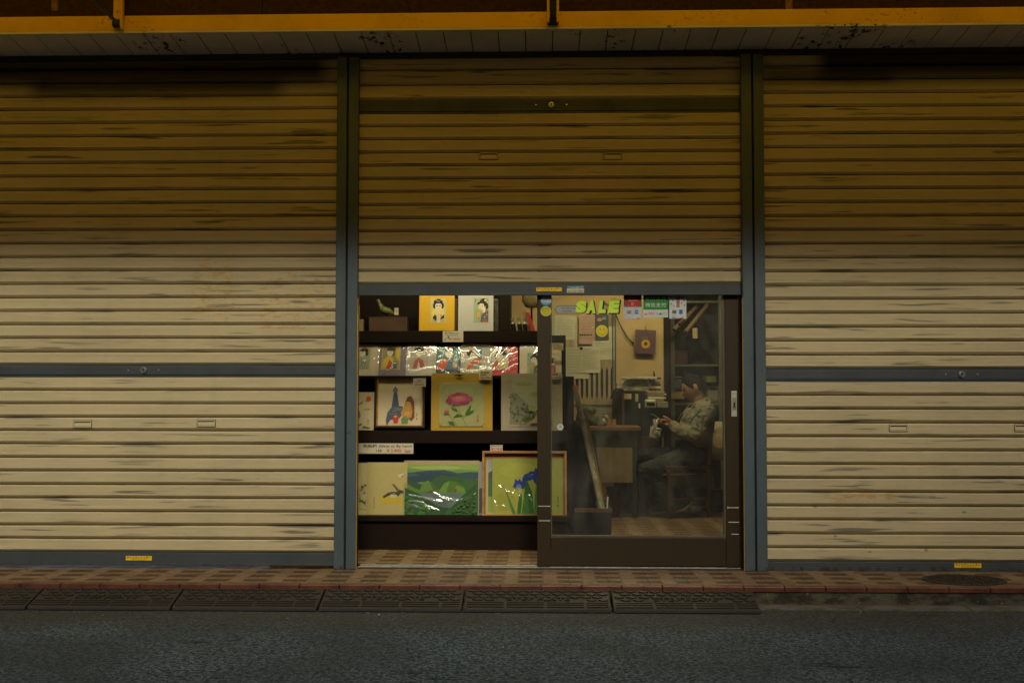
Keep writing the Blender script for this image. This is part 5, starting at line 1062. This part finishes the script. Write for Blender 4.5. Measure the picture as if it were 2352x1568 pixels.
stack('small bundle of papers at the left of the radio', 1414, 1433, 880, 897, Yc+.03, 3, ['panel', 'white', 'wood_pale'])
t = thing('printer', 'small pale printer on the black low cabinet beside the man', 'printer', (P(1500, 937, Yc-.1).x, Yc, P(1500, 937, Yc-.1).z))
bxp('printer_body', M['silver'], t, 1482, 917, 1507, 936.5, Yc-.09, Yc+.12, .01); bxp('paper_slot', M['hole'], t, 1486, 926, 1504, 932, Yc-.094, Yc-.0905, .002); bxp('side_unit', M['greyp'], t, 1508, 922, 1535, 936.8, Yc-.08, Yc+.12, .008); bxp('paper_tray', M['white'], t, 1484, 920, 1504, 923, Yc-.11, Yc-.0905, .001)
m = MB(); m.tube([P(x, y, Yc-.01) for x, y in ((1433, 900), (1424, 903), (1419, 925), (1421, 950), (1418, 977))], .0045, 6); m.tube([P(x, y, Yc-.02) for x, y in ((1432, 897), (1415, 893), (1408, 900), (1404, 915))], .01, 6)
tag(m.build('appliance_cable', M['black'], None, smooth=True), 'black cables trailing down the left side of the labelled cabinet', 'cable')
# crumpled white bag near the hand
t = thing('white_bag', 'crumpled white paper bag standing below the phone', 'bag', (P(1505, 1002, 3.05).x, 3.05, P(1505, 1002, 3.05).z)); m = MB(); random.seed(12)
for (Yw, pts) in ((3.05, ((445, 775), (455, 680), (480, 692), (475, 622), (495, 610), (508, 648), (515, 695), (555, 705), (540, 742), (542, 775), (500, 790))), (3.07, ((462, 700), (488, 640), (530, 598), (537, 642), (512, 664), (520, 720), (500, 760), (470, 745)))):
    pp = [P(1378+.2563*x, 803.9+.2563*y, Yw+random.uniform(-.012, .012)) for x, y in pts]; cc_ = sum(pp, Vector())/len(pp); rn = [cc_.lerp(p, .5)+Vector((0, random.uniform(-.03, .005), 0)) for p in pp]; ba = [p+Vector((0, .02, 0)) for p in pp]; n = len(pp)
    for i in range(n): k = (i+1) % n; m.face([pp[i], pp[k], rn[k]]); m.face([pp[i], rn[k], rn[i]]); m.face([rn[i], rn[k], cc_+Vector((0, -.02, 0))]); m.face([pp[k], pp[i], ba[i], ba[k]])
    m.face(ba[::-1])
m.build('bag_body', M['white'], t)

# desk
Yd = 2.75; t = thing('desk', 'wooden topped desk with dark legs and tan front panel', 'desk', (P(1410, 1185, Yd).x, Yd, 0))
a_ = P(1345, 988, Yd); b_ = P(1472, 979.5, Yd); ztp = b_.z
MB().box(a_.x-.15, b_.x, Yd-.02, Yd+.42, a_.z, b_.z).build('desk_top', pm('desk_wood', (.25, .13, .045), .55, var=.35, vs=6, stretch=(.4, 3, 3)), t, bevel=.003); ap = P(1464, 1026, Yd); pz = P(1400, 1108, Yd).z
bx('apron', M['steel_gr'], t, a_.x-.1, ap.x, Yd, Yd+.02, ap.z, a_.z-.001); bx('front_panel', M['panel'], t, a_.x-.1, P(1453, 1100, Yd).x, Yd+.002, Yd+.018, pz, ap.z-.001)
for xx, yy in ((P(1457.5, 1180, Yd).x, Yd+.005), (P(1457.5, 1180, Yd).x, Yd+.37), (a_.x-.08, Yd+.005), (a_.x-.08, Yd+.37)): MB().hull8([(xx-.026, yy, ap.z), (xx+.026, yy, ap.z), (xx+.026, yy+.04, ap.z), (xx-.026, yy+.04, ap.z)], [(xx-.02, yy, .005), (xx+.02, yy, .005), (xx+.02, yy+.035, .005), (xx-.02, yy+.035, .005)]).build('leg', M['steel_gr'], t, bevel=.002)
t = thing('green_bag', 'dark green nylon bag slumped on the desk', 'bag', (P(1352, 978, 2.95).x, 2.95, ztp)); m = MB(); q = lambda x, y: P(x, y, 2.95)
m.limb(q(1342, 960), .07, q(1362, 966), .05); m.limb(q(1340, 942), .05, q(1358, 944), .04); m.limb(q(1362, 966), .045, q(1372, 972), .028)
remesh(m.build('bag_body', M['green'], t), .01, 3, disp=(.012, 13, (1, 1, 1)))
t = thing('plastic_bag', 'crumpled clear plastic bag on the desk beside the wooden box', 'bag', (P(1386, 978, 2.88).x, 2.88, ztp)); m = MB(); q = lambda x, y: P(x, y, 2.88)
m.ball(q(1386, 970), .032, n=8); m.ball(q(1392, 958), .022, n=8); m.ball(q(1380, 974), .022, n=8); m.ball(q(1389, 949), .009, n=8); remesh(m.build('bag_body', pm('crumpled_plastic', (.34, .34, .26), .25, var=.5, vs=40), t), .006, 1, disp=(.009, 30, (1, 1, 1)))
t = thing('wooden_box', 'small square wooden box on the desk', 'box', (P(1404, 978, 2.85).x, 2.85, ztp)); a_ = P(1395, 979, 2.85); b_ = P(1414.5, 963, 2.85); bx('box_half', M['wood'], t, a_.x, (a_.x+b_.x)/2-.002, 2.85, 2.93, ztp+.001, b_.z+.004); bx('box_half', M['wood'], t, (a_.x+b_.x)/2+.002, b_.x, 2.85, 2.93, ztp+.001, b_.z)
# maroon pitcher on the floor
c_ = G(1412, 1180, .005); t = thing('maroon_bin', 'maroon plastic pitcher standing on the floor under the desk', 'pitcher', (c_.x, 2.72, 0)); h = P(1410, 1119, 2.72).z; r1_ = (P(1431, 1150, 2.72).x-P(1393, 1150, 2.72).x)/2*.93
MB().lathe([(0, .005), (r1_*.62, .006), (r1_, h), (r1_-.004, h), (r1_*.58, .02), (0, .02)], (P(1411, 1150, 2.72).x, 2.72+r1_, 0), 22).build('pitcher_body', M['maroon'], t, smooth=False); x_ = P(1431, 1130, 2.72).x
MB().tube([(x_-.008, 2.72+r1_, h-.02), (x_+.035, 2.72+r1_, h-.03), (x_+.045, 2.72+r1_, h-.10), (x_+.02, 2.72+r1_, h-.16), (x_-.02, 2.72+r1_, h-.18)], .009, 8).build('handle', M['maroon'], t, smooth=True)
# things standing just behind the glass, left
t = thing('black_crate', 'black box on the floor behind the glass holding the leaning poles', 'box', (P(1362, 1224, 1.2).x, 1.2, 0)); Yk = 1.2
a_ = P(1320, 1224, Yk); b_ = P(1404.5, 1167, Yk); zk = b_.z
m = MB(); m.box(a_.x, b_.x, Yk, Yk+.02, .005, zk); m.box(a_.x, b_.x, Yk+.28, Yk+.30, .005, zk); m.box(a_.x, a_.x+.02, Yk+.02, Yk+.28, .005, zk); m.box(b_.x-.02, b_.x, Yk+.02, Yk+.28, .005, zk); m.box(a_.x+.02, b_.x-.02, Yk+.02, Yk+.28, .005, .03); m.build('box_body', M['black'], t, bevel=.002)
bx('rim', M['wood_mid'], t, a_.x-.004, b_.x+.004, Yk-.006, Yk, zk-.03, zk)
def pole(label, xa, ya, xb, yb_, Y0, r, mat, sq=True, tip=None):
    a_, b_ = P(xa, ya, Y0+.06), P(xb, yb_, Y0); t = thing('pole', label, 'pole', b_, 'poles leaning out of the black box')
    m = MB(); m.tube([b_, a_], r, 4 if sq else 12); m.build('shaft', mat, t, bevel=.001); 
    if tip: MB().tube([a_, a_+(a_-b_).normalized()*.05], r*.9, 4 if sq else 12).build('tip', tip, t)
pole('long pale wrapped pole leaning out of the black box', 1323, 900, 1389, 1200, Yk+.05, .021, pm('wrapped_pole', (.50, .42, .28), .4, var=.5, vs=14), False, pm('orange_tip', (.6, .22, .03), .5))
pole('brown wooden batten leaning behind the pale pole', 1338, 938, 1386, 1190, Yk+.09, .030, pm('pale_batten', (.30, .19, .09), .6, var=.4, vs=14), True)
pole('thin white rod in the black box near its right corner', 1396, 1140, 1393, 1190, Yk+.08, .006, M['white'], False)
pole('thin grey rod leaning left in the black box', 1370, 1150, 1380, 1190, Yk+.04, .006, M['silver'], False)
t = thing('black_board', 'tall narrow black board standing behind the glass beside the shelves', 'board', (P(1303, 990, 1.6).x, 1.6, 0)); a_ = P(1290, 990, 1.6); b_ = P(1318, 864, 1.6)
MB().box(a_.x, b_.x, 1.6, 1.64, .005, b_.z).build('board_face', M['black'], t, bevel=.003); bx('board_rail', M['wood_dark'], t, a_.x+.03, b_.x-.03, 1.59, 1.6, .9, .93)
t = thing('hanging_coat', 'dark coats heaped over a stand behind the glass', 'coat', (P(1335, 1160, 1.45).x, 1.45, 0)); m = MB(); q = lambda x, y, dy=0: P(x, y, 1.46+dy)
m.limb(q(1305, 1010), .09, q(1310, 1100), .10); m.limb(q(1332, 1000), .09, q(1340, 1090), .11); m.limb(q(1318, 990), .07, q(1328, 1150), .13); m.limb(q(1345, 1010, .1), .07, q(1352, 1160, .1), .09); m.limb(q(1310, 1100), .1, q(1312, 1180), .09)
remesh(m.build('coat_body', M['coat'], t), .014, 3, disp=(.02, 5.5, (1.6, 1, .45)))
m = MB(); m.limb(q(1296, 1008, -.02), .055, q(1318, 990, -.02), .045); m.limb(q(1318, 990, -.02), .045, q(1338, 1000, -.02), .05); m.limb(q(1296, 1008, -.02), .05, q(1290, 1030, -.02), .04); m.limb(q(1305, 1000, -.03), .05, q(1304, 1028, -.03), .04)
remesh(m.build('padded_collar', M['puff'], t), .009, 2, disp=(.014, 9, (1.6, 1, .6)))
m = MB(); 
for dx in (-.12, .12): m.box(P(1330, 1100, 1.5).x+dx-.012, P(1330, 1100, 1.5).x+dx+.012, 1.46, 1.48, .005, .5)
m.build('stand', M['black'], t)

# storage recess on the right
Yr = 3.9; M['rack'] = pm('dull_rack_paint', (.13, .13, .085), .6); M['roll'] = pm('tan_roll', (.22, .16, .08), .7)
t = thing('storage_rack', 'pale metal storage rack in the dark recess behind the man', 'rack', (P(1600, 900, Yr).x, Yr, 0))
for x in (1546, 1656): MB().box(P(x, 900, Yr).x-.018, P(x, 900, Yr).x+.018, Yr, Yr+.03, .005, 2.35).build('upright', M['rack'], t)
for y in (836, 925, 1005, 690): z = P(1600, y, Yr).z; bx('rack_shelf', M['rack'], t, P(1546, 900, Yr).x, P(1662, 900, Yr).x, Yr+.031, Yr+.3, z-.022, z)
def rk(name, label, cat, x0, y0, x1, y1, mat, parts=None, Y0=Yr+.05, dep=.2, rr=.006):
    a_, b_ = P(x0, y1, Y0), P(x1, y0, Y0); t = thing(name, label, cat, ((a_.x+b_.x)/2, Y0, a_.z)); W, H = b_.x-a_.x, b_.z-a_.z
    MB().box(a_.x, b_.x, Y0, Y0+dep, a_.z, b_.z-.15*H).build('body', mat, t, bevel=rr); MB().box(a_.x-.004, b_.x+.004, Y0-.004, Y0+dep+.004, b_.z-.15*H+.001, b_.z).build('lid', mat, t, bevel=rr); return t
rk('storage_box', 'reddish cloth covered box at the left of the upper rack shelf', 'box', 1549, 805, 1580, 835.5, M['redcloth'])
rk('storage_box', 'dark box on the upper rack shelf right of the reddish one', 'box', 1583, 770, 1650, 835.5, M['black'])
rk('storage_box', 'grey bag like box on the rack shelf behind the face of the man', 'box', 1541, 864, 1568, 896, M['puff'], rr=.02)
rk('storage_box', 'tan box below the grey one behind the face of the man', 'box', 1535, 899, 1572, 916, M['panel'], Y0=Yr-.02)
rk('storage_box', 'yellow green box on the rack above the shoulder of the man', 'box', 1622, 863, 1645, 878, pm('lime_plastic', (.16, .17, .03), .6), Y0=Yr-.05)
rk('storage_box', 'grey bundle of cloth at the right behind the neck of the man', 'box', 1625, 886, 1654, 924, M['greyp'], rr=.03)
rk('storage_box', 'black box at the bottom of the storage recess', 'box', 1588, 1120, 1622, 1160, M['black'], Y0=3.7)
for i, (xa, ya, xb, yb_, lab) in enumerate(((1548, 757, 1600, 705, 'tan roll slanting in the upper recess, left one'), (1575, 762, 1625, 700, 'tan roll slanting in the upper recess, right one'), (1560, 745, 1590, 715, 'thin dark roll slanting between the two tan ones'))):
    t = thing('paper_roll', lab, 'roll', P(xa, ya, 3.7), 'rolls slanting in the recess'); MB().tube([P(xa, ya, 3.7), P(xb, yb_, 3.85)], .022 if i < 2 else .012, 12).build('roll_body', M['roll'] if i < 2 else M['wood_mid'], t, smooth=True); MB().tube([P(xa, ya, 3.7), P(xa, ya, 3.7)+(P(xa, ya, 3.7)-P(xb, yb_, 3.85)).normalized()*.004], .016, 12).build('core_end', M['hole'], t)
t = thing('hanging_tag', 'pale rectangular tag hanging in front of the dark recess', 'tag', P(1596, 765, 3.6)); bxp('tag_board', M['wood_pale'], t, 1591, 753, 1602, 777, 3.6, 3.605, .001); MB().tube([P(1596.5, 753, 3.602), P(1596, 735, 3.602)], .002, 5).build('string', M['black'], t)
# fan
Yf = 3.3; c_ = P(1650, 1012, Yf); t = thing('electric_fan', 'cream electric fan on a dark red stand behind the chair', 'fan', (c_.x, Yf, 0)); r_ = (P(1650, 967, Yf)-P(1650, 1057, Yf)).length/2
MB().lathe([(r_*.99, -.03), (r_, .0), (r_*.96, .03), (r_*.6, .055), (r_*.3, .062), (0, .064)], c_, 32, 'Y').build('fan_guard', M['fan'], t, smooth=True)
m = MB()
for k in range(36): a_ = k*math.pi/18; m.tube([c_+Vector((math.cos(a_)*r_*f, -d_-.002, math.sin(a_)*r_*f)) for f, d_ in ((.36, .063), (.62, .058), (.97, .034))], .0016, 4)
m.build('guard_wires', M['panel'], t); MB().lathe([(r_*.36, .060), (r_*.35, .070), (0, .074)], c_, 24, 'Y').build('hub', M['fanhub'], t)
MB().tube([(c_.x, Yf+.06, c_.z-.05), (c_.x, Yf+.06, .05)], .03, 12).build('stand', M['redcloth'], t, smooth=True); MB().lathe([(.15, .006), (.15, .03), (.05, .055), (0, .056)], (c_.x, Yf+.06, 0), 24).build('base', M['redcloth'], t)
rk('red_box', 'dark red box on the floor at the right beneath the fan', 'box', 1636, 1125, 1664, 1160, M['redcloth'], Y0=3.15)

# chair (turned a little), seat corners from its four legs
def zq(x, y, Y): return P(1378+.2563*x, 803.9+.2563*y, Y)
nr, fr_ = zq(975, 1460, 2.80), zq(795, 1440, 3.14); nf, ff = zq(620, 1450, 2.66), zq(430, 1480, 3.02)
zs = zq(800, 1030, 2.8).z; zs0 = zq(800, 1085, 2.8).z; ztop = zq(975, 690, 2.8).z
t = thing('wooden_chair', 'dark brown wooden chair on which the man sits', 'chair', ((nr.x+ff.x)/2, 2.9, 0)); cx_, cyy = (nr.x+ff.x)/2, (nr.y+ff.y)/2
def leg(p, z1, tp=0): w_ = .019; return MB().hull8([(p.x-w_*.8, p.y-w_*.8, .005), (p.x+w_*.8, p.y-w_*.8, .005), (p.x+w_*.8, p.y+w_*.8, .005), (p.x-w_*.8, p.y+w_*.8, .005)], [(p.x-w_+tp, p.y-w_, z1), (p.x+w_+tp, p.y-w_, z1), (p.x+w_+tp, p.y+w_, z1), (p.x-w_+tp, p.y+w_, z1)]).build('leg', M['wood_mid'], t, bevel=.003)
leg(nf, zs-.035); leg(ff, zs-.035); leg(nr, zs-.035); leg(fr_, zs-.035)
def ex(p, f=1.06): return (cx_+(p.x-cx_)*f, cyy+(p.y-cyy)*f)
pts = [ex(nf), ex(nr), ex(fr_), ex(ff)]; MB().hull8([(x, y, zs-.034) for x, y in pts], [(x, y, zs) for x, y in pts]).build('seat', M['wood_mid'], t, bevel=.008)
m = MB()
for p, q_ in ((nf, nr), (nr, fr_), (fr_, ff), (ff, nf)): m.tube([(p.x, p.y, zs-.075), (q_.x, q_.y, zs-.075)], .03, 4, flat=.4)
m.build('seat_rail', M['wood_mid'], t); m = MB(); m.tube([(nf.x, nf.y, .17), (nr.x, nr.y, .17)], .011, 8); m.tube([(ff.x, ff.y, .17), (fr_.x, fr_.y, .17)], .011, 8); m.tube([((nf.x+nr.x)/2, (nf.y+nr.y)/2, .17), ((ff.x+fr_.x)/2, (ff.y+fr_.y)/2, .17)], .011, 8); m.build('stretcher', M['wood_mid'], t)
for p in (nr, fr_): MB().hull8([(p.x-.019, p.y-.019, zs+.001), (p.x+.019, p.y-.019, zs+.001), (p.x+.019, p.y+.019, zs+.001), (p.x-.019, p.y+.019, zs+.001)], [(p.x+.01, p.y-.017, ztop), (p.x+.045, p.y-.017, ztop), (p.x+.045, p.y+.017, ztop), (p.x+.01, p.y+.017, ztop)]).build('back_post', M['wood_mid'], t, bevel=.003)
m = MB(); m.tube([(nr.x+.028, nr.y, ztop-.04), (fr_.x+.045, fr_.y, ztop-.04)], .045, 4, flat=.35); m.build('back_rail', M['wood_mid'], t, bevel=.004)
m = MB()
for f in (.3, .5, .7): a_ = nr.lerp(fr_, f); m.tube([(a_.x-.01, a_.y, zs), (a_.x+.01, a_.y, zs+.12), (a_.x+.04, a_.y, ztop-.06)], .008, 8)
m.build('back_spindles', M['wood_pale'], t, smooth=True)

# ================================================================ THE SEATED MAN
YM = 2.90
t = thing('person', 'man in khaki jacket sitting sideways on a chair looking at his phone', 'person', (zq(850, 1460, YM).x, YM, 0))
J = lambda x, y, dy=0.0: zq(x, y, YM+dy)
# head in its own frame: +X back of head, -X face, then pitched forward
hc = J(838, 338)
def headfn(v):
    x, y, z = v; f = Vector((x, y, z))
    r = 1.0
    r += .05*math.exp(-((x-.75)**2+(z-.35)**2)/.25)                    # back of the skull
    if x < 0:
        ay = abs(y)
        r += .30*math.exp(-(y/.12)**2-((z+.16)/.13)**2)*(-x)            # nose
        r += .12*math.exp(-(y/.14)**2-((z-.02)/.16)**2)*(-x)            # bridge
        r += .055*math.exp(-(ay/.55)**2-((z-.22)/.08)**2)*(-x)          # brow
        r -= .07*math.exp(-((ay-.36)/.15)**2-((z-.08)/.09)**2)*(-x)     # eye sockets
        r += .07*math.exp(-(y/.2)**2-((z+.43)/.045)**2)*(-x)            # upper lip
        r += .065*math.exp(-(y/.18)**2-((z+.55)/.045)**2)*(-x)          # lower lip
        r -= .035*math.exp(-(y/.25)**2-((z+.49)/.02)**2)*(-x)
        r += .16*math.exp(-(y/.26)**2-((z+.82)/.16)**2)                 # chin
    if z < -.2: f = Vector((x*(1+.02), y*(1-.22*(-z-.2)), z))
    return f*r
rot = Matrix.Rotation(R(-24), 3, 'Y')
m = MB(); m.ball(hc, .1, (.98, .78, 1.18), 44, rot, headfn)
def H_(x, y, z): return hc+rot @ (Vector((x, y, z))*.1)
for s in (-1, 1):                                                       # ears
    m.ball(H_(.12, .80*s, .0), .026, (.75, .34, 1.25), 12, rot); m.ball(H_(.02, .78*s, -.14), .012, (1, .6, 1.3), 8, rot)
m.limb(H_(.25, 0, -.45), .058, J(885, 455), .062)
m.limb(J(885, 455), .06, J(900, 500), .075)
# wrists and hands
def hand(wr, kn, dy, th):
    w0 = J(*wr, dy); k0 = J(*kn, dy); d_ = (k0-w0).normalized(); up = Vector((0, 1, 0)); sd = up
    m.limb(w0-d_*.06, .026, w0, .022); 
    for s in (-.026, -.009, .009, .026): m.limb(w0+sd*s*.6, .014, k0+sd*s, .0125, 10)
    return w0, k0, d_
w0, k0, d_ = hand((655, 655), (585, 628), -.06, 1)
w1, k1, d1 = hand((650, 690), (580, 672), .02, 1)
ph0, ph1 = J(470, 574, -.03), J(578, 640, -.03)                         # phone long axis
pd = (ph1-ph0).normalized(); pn = Vector((pd.z, 0, -pd.x)).normalized()
if pn.z < 0: pn = -pn
for i, s in enumerate((-.026, -.009, .009, .026)):                      # near hand: fingers round the phone's back
    L = (.030, .036, .034, .026)[i]; a_ = k0+Vector((0, s, 0)); b_ = a_+d_*L+Vector((0, 0, -.006)); c_ = b_+Vector((-.012, 0, -.020)); e_ = c_+Vector((.008, 0, -.012)); m.limb(a_, .0100, b_, .0092, 10); m.limb(b_, .0092, c_, .0085, 10); m.limb(c_, .0085, e_, .0075, 10)
    a_ = k1+Vector((0, s, 0)); b_ = a_+d1*L*.9+Vector((0, 0, .008)); c_ = b_+Vector((-.018, 0, .014)); e_ = c_+Vector((-.010, 0, .012)); m.limb(a_, .0100, b_, .0092, 10); m.limb(b_, .0092, c_, .0085, 10); m.limb(c_, .0085, e_, .0075, 10)
a_ = w0+d_*.02+Vector((0, -.022, .008)); b_ = a_+d_*.04+Vector((0, -.010, .016)); c_ = b_+d_*.032+Vector((0, .012, .004)); m.limb(a_, .0135, b_, .0115, 10); m.limb(b_, .0115, c_, .0085, 10)
a_ = w1+d1*.02+Vector((0, .024, .008)); b_ = a_+d1*.04+Vector((0, .008, .02)); c_ = b_+d1*.03+Vector((0, -.01, .012)); m.limb(a_, .0135, b_, .0115, 10); m.limb(b_, .0115, c_, .0085, 10)
# trunk, arms and legs under the clothes, so that the body is one surface
sh, shf = J(955, 545, -.17), J(900, 520, .16); el, elf = J(858, 765, -.21), J(800, 760, .19)
m.limb(J(900, 500), .075, J(915, 600), .10); m.limb(J(915, 600), .10, J(880, 900), .10); m.limb(sh, .05, J(905, 510), .06); m.limb(shf, .05, J(905, 510), .06)
m.limb(sh, .045, el, .038); m.limb(el, .038, w0, .022); m.limb(shf, .045, elf, .038); m.limb(elf, .038, w1, .022)
hp, hpf = J(830, 965, -.09), J(820, 950, .09); kn, knf = J(405, 1085, -.10), J(395, 955, .10); an, anf = J(690, 1330, -.10), J(588, 1370, .12)
m.limb(J(880, 900), .10, hp, .08); m.limb(J(880, 900), .10, hpf, .08); m.limb(hp, .065, kn, .05); m.limb(hpf, .065, knf, .05); m.limb(kn, .048, an, .034); m.limb(knf, .048, anf, .034)
body = remesh(m.build('body', M['skin'], t), .0042, 2, .4)
# face details
for s in (-1, 1):
    MB().ball(H_(-.80, .33*s, .09), .009, (1, 1, .55), 10, rot).build('eye', pm('eye_dark', (.03, .02, .015), .3), t, smooth=True)
    m = MB(); m.tube([H_(-.90, .18*s, .24), H_(-.88, .36*s, .29), H_(-.72, .56*s, .25)], [.002, .003, .002], 6); m.build('eyebrow', M['hair'], t, smooth=True)
MB().tube([H_(-.93, -.17, -.50), H_(-.99, 0, -.495), H_(-.93, .17, -.50)], .0022, 6).build('mouth', pm('lip', (.2, .07, .05), .5), t, smooth=True)
# hair
def hairfn(v):
    x, y, z = v; r = 1.11+.03*noise.noise(Vector((x*5, y*5, z*5)))
    if x < -.15: r -= .04*min(1, (-x-.15)*3); lim = .12+.62*clip(0, 1, (-x-.12)/.6)+.10*noise.noise(Vector((y*5, x*4, 2)))+0*.10*abs(y)-.35*max(0, abs(y)-.45); r *= 1 if z > lim else max(.80, 1-(lim-z)*.75)
    elif z < -.05-.55*max(0, x): r *= max(.80, 1-(-.05-.55*max(0, x)-z)*1.5)
    if abs(y) > .55 and -.35 < x < .25 and z < .25: r = min(r, .93)
    return Vector(v)*r
m = MB(); m.ball(hc+rot @ Vector((.002, 0, .003)), .1, (.98, .80, 1.16), 44, rot, hairfn)
for s in (-1, 1): m.limb(H_(-.18, .70*s, .45), .016, H_(-.16, .77*s, .10), .008, 8)
m.ball(H_(.62, 0, -.35), .062, (.7, 1.0, 1.0), 14, rot)
remesh(m.build('hair', M['hair'], t), .004, 1, disp=(.0022, 85, (1, 1, .4)))
# khaki jacket
m = MB(); ch = J(925, 620); wa = J(885, 800)
m.limb(sh, .072, J(905, 520), .085); m.limb(shf, .07, J(905, 520), .085); m.limb(J(908, 520), .088, J(890, 640, -.05), .118); m.limb(J(908, 520), .085, J(895, 640, .05), .115); m.limb(J(895, 650, -.05), .12, J(868, 770, -.04), .12); m.limb(J(895, 650, .05), .12, J(865, 770, .05), .12); m.limb(J(800, 560), .04, J(760, 700), .06); m.limb(J(960, 560), .07, J(950, 700), .07)
m.limb(sh, .072, el, .068); m.limb(el, .068, J(700, 715, -.11), .060); m.limb(J(700, 715, -.11), .060, J(655, 675, -.075), .040); m.limb(shf, .07, elf, .066); m.limb(elf, .066, J(670, 700, .05), .044)
m.limb(J(960, 440, -.02), .022, J(975, 470, -.05), .03); m.limb(J(960, 440, -.02), .022, J(870, 490, -.075), .02); m.limb(J(960, 440, .02), .022, J(850, 490, .07), .02)
jk = remesh(m.build('jacket', M['jacket'], t), .007, 4, .5, disp=(.0075, 11, (1.0, 1, 1.5)))
m = MB(); a_, b_ = J(808, 480, -.07), J(726, 580, -.06); m.tube([J(965, 432, -.045), J(900, 470, -.085), a_], [.016, .018, .015], 8, flat=.4); m.tube([a_, b_, J(690, 640, -.05)], .005, 6); m.build('collar', M['jacket'], t, smooth=True)
m = MB(); m.tube([J(905, 525, -.235), J(842, 600, -.19), J(800, 660, -.16)], .004, 6); m.tube([J(690, 640, -.13), J(760, 690, -.19), J(840, 735, -.235)], .0035, 6); m.build('jacket_seam', M['vest'], t, smooth=True)
m = MB(); m.limb(J(880, 780), .115, J(860, 880), .12); m.limb(J(845, 800, -.03), .10, J(800, 900, -.04), .085); m.limb(J(860, 880), .12, J(850, 960), .12); remesh(m.build('vest', M['vest'], t), .010, 3, disp=(.008, 12, (1, 1, 1.4)))
# trousers
m = MB(); m.limb(J(860, 940), .115, hp, .10); m.limb(J(860, 940), .115, hpf, .10); m.limb(hp, .098, J(640, 1010, -.10), .092); m.limb(J(640, 1010, -.10), .092, kn, .072); m.limb(hpf, .09, knf, .068)
m.limb(kn, .068, J(560, 1220, -.10), .064); m.limb(J(560, 1220, -.10), .064, J(668, 1300, -.10), .056); m.limb(knf, .064, J(500, 1180, .11), .058); m.limb(J(500, 1180, .11), .058, anf+Vector((0, 0, .03)), .048)
remesh(m.build('trousers', M['jeans'], t), .008, 4, .5, disp=(.008, 12, (1.2, 1, 1.2)))
# shoes
def shoe(heel, toe, flat_, w_, y):
    a_, b_ = J(*heel, y), J(*toe, y); d_ = (b_-a_); n_ = 10; m = MB(); s_ = MB()
    md_ = J(*flat_, y)
    def c(u):  # sole curve through heel, ball, toe
        return a_*(1-u)**2+md_*2*u*(1-u)+b_*u*u
    for k in range(n_):
        u = k/(n_-1); p = c(u); h = .055*(1-u)**.7+.030; r = w_*(.78+.35*math.sin(math.pi*min(1, u*1.05))**.8)
        up = Vector((0, 0, 1)); m.ball(p+up*h*.75, 1, (.022, r, h*.75), 10)
        if k < n_-1: q = c((k+1)/(n_-1)); s_.hull8([(p.x, p.y-r, p.z), (q.x, q.y-r, q.z), (q.x, q.y+r, q.z), (p.x, p.y+r, p.z)], [(p.x, p.y-r, p.z+.02), (q.x, q.y-r, q.z+.02), (q.x, q.y+r, q.z+.02), (p.x, p.y+r, p.z+.02)])
    m.limb(a_+Vector((-.02, 0, .06)), .042, a_+Vector((-.05, 0, .10)), .04)
    sh_ = m.build('shoe', M['shoe'], t); remesh(sh_, .005, 3); s_.build('shoe_sole', M['sole'], sh_); 
    l_ = MB()
    for k in range(4): p = c(.38+.1*k)+Vector((0, 0, .085-.012*k)); l_.tube([p+Vector((-.012, -.03, -.004)), p+Vector((0, 0, .006)), p+Vector((.0, .03, -.004))], .003, 6)
    l_.build('laces', M['silver'], sh_)
shoe((825, 1368), (612, 1462), (735, 1462), .040, -.10)
shoe((640, 1440), (445, 1468), (540, 1470), .038, .12)
# phone held between the hands
t2 = thing('phone', 'dark smartphone held up in both hands of the man', 'phone', (ph0+ph1)/2)
c_ = (ph0+ph1)/2; hw = .034; hl = .072; hd = .0045; v = []
for a_ in (-hl, hl):
    for b_ in (-hw, hw):
        for e_ in (-hd, hd): v.append(c_+pd*a_+Vector((0, 1, 0))*b_+pn*e_)
MB().add(v, [(0, 1, 3, 2), (4, 6, 7, 5), (0, 4, 5, 1), (2, 3, 7, 6), (0, 2, 6, 4), (1, 5, 7, 3)]).build('case', M['greyp'], t2, bevel=.002)
v = [c_+pd*a_+Vector((0, 1, 0))*b_+pn*(hd+.0006) for a_, b_ in ((-hl*.93, -hw*.9), (hl*.93, -hw*.9), (hl*.93, hw*.9), (-hl*.93, hw*.9))]
m = MB(); m.face(v); m.build('screen', M['black'], t2)
for o in bpy.data.objects:
    for k_ in ('_local', '_loc'):
        if k_ in o: del o[k_]
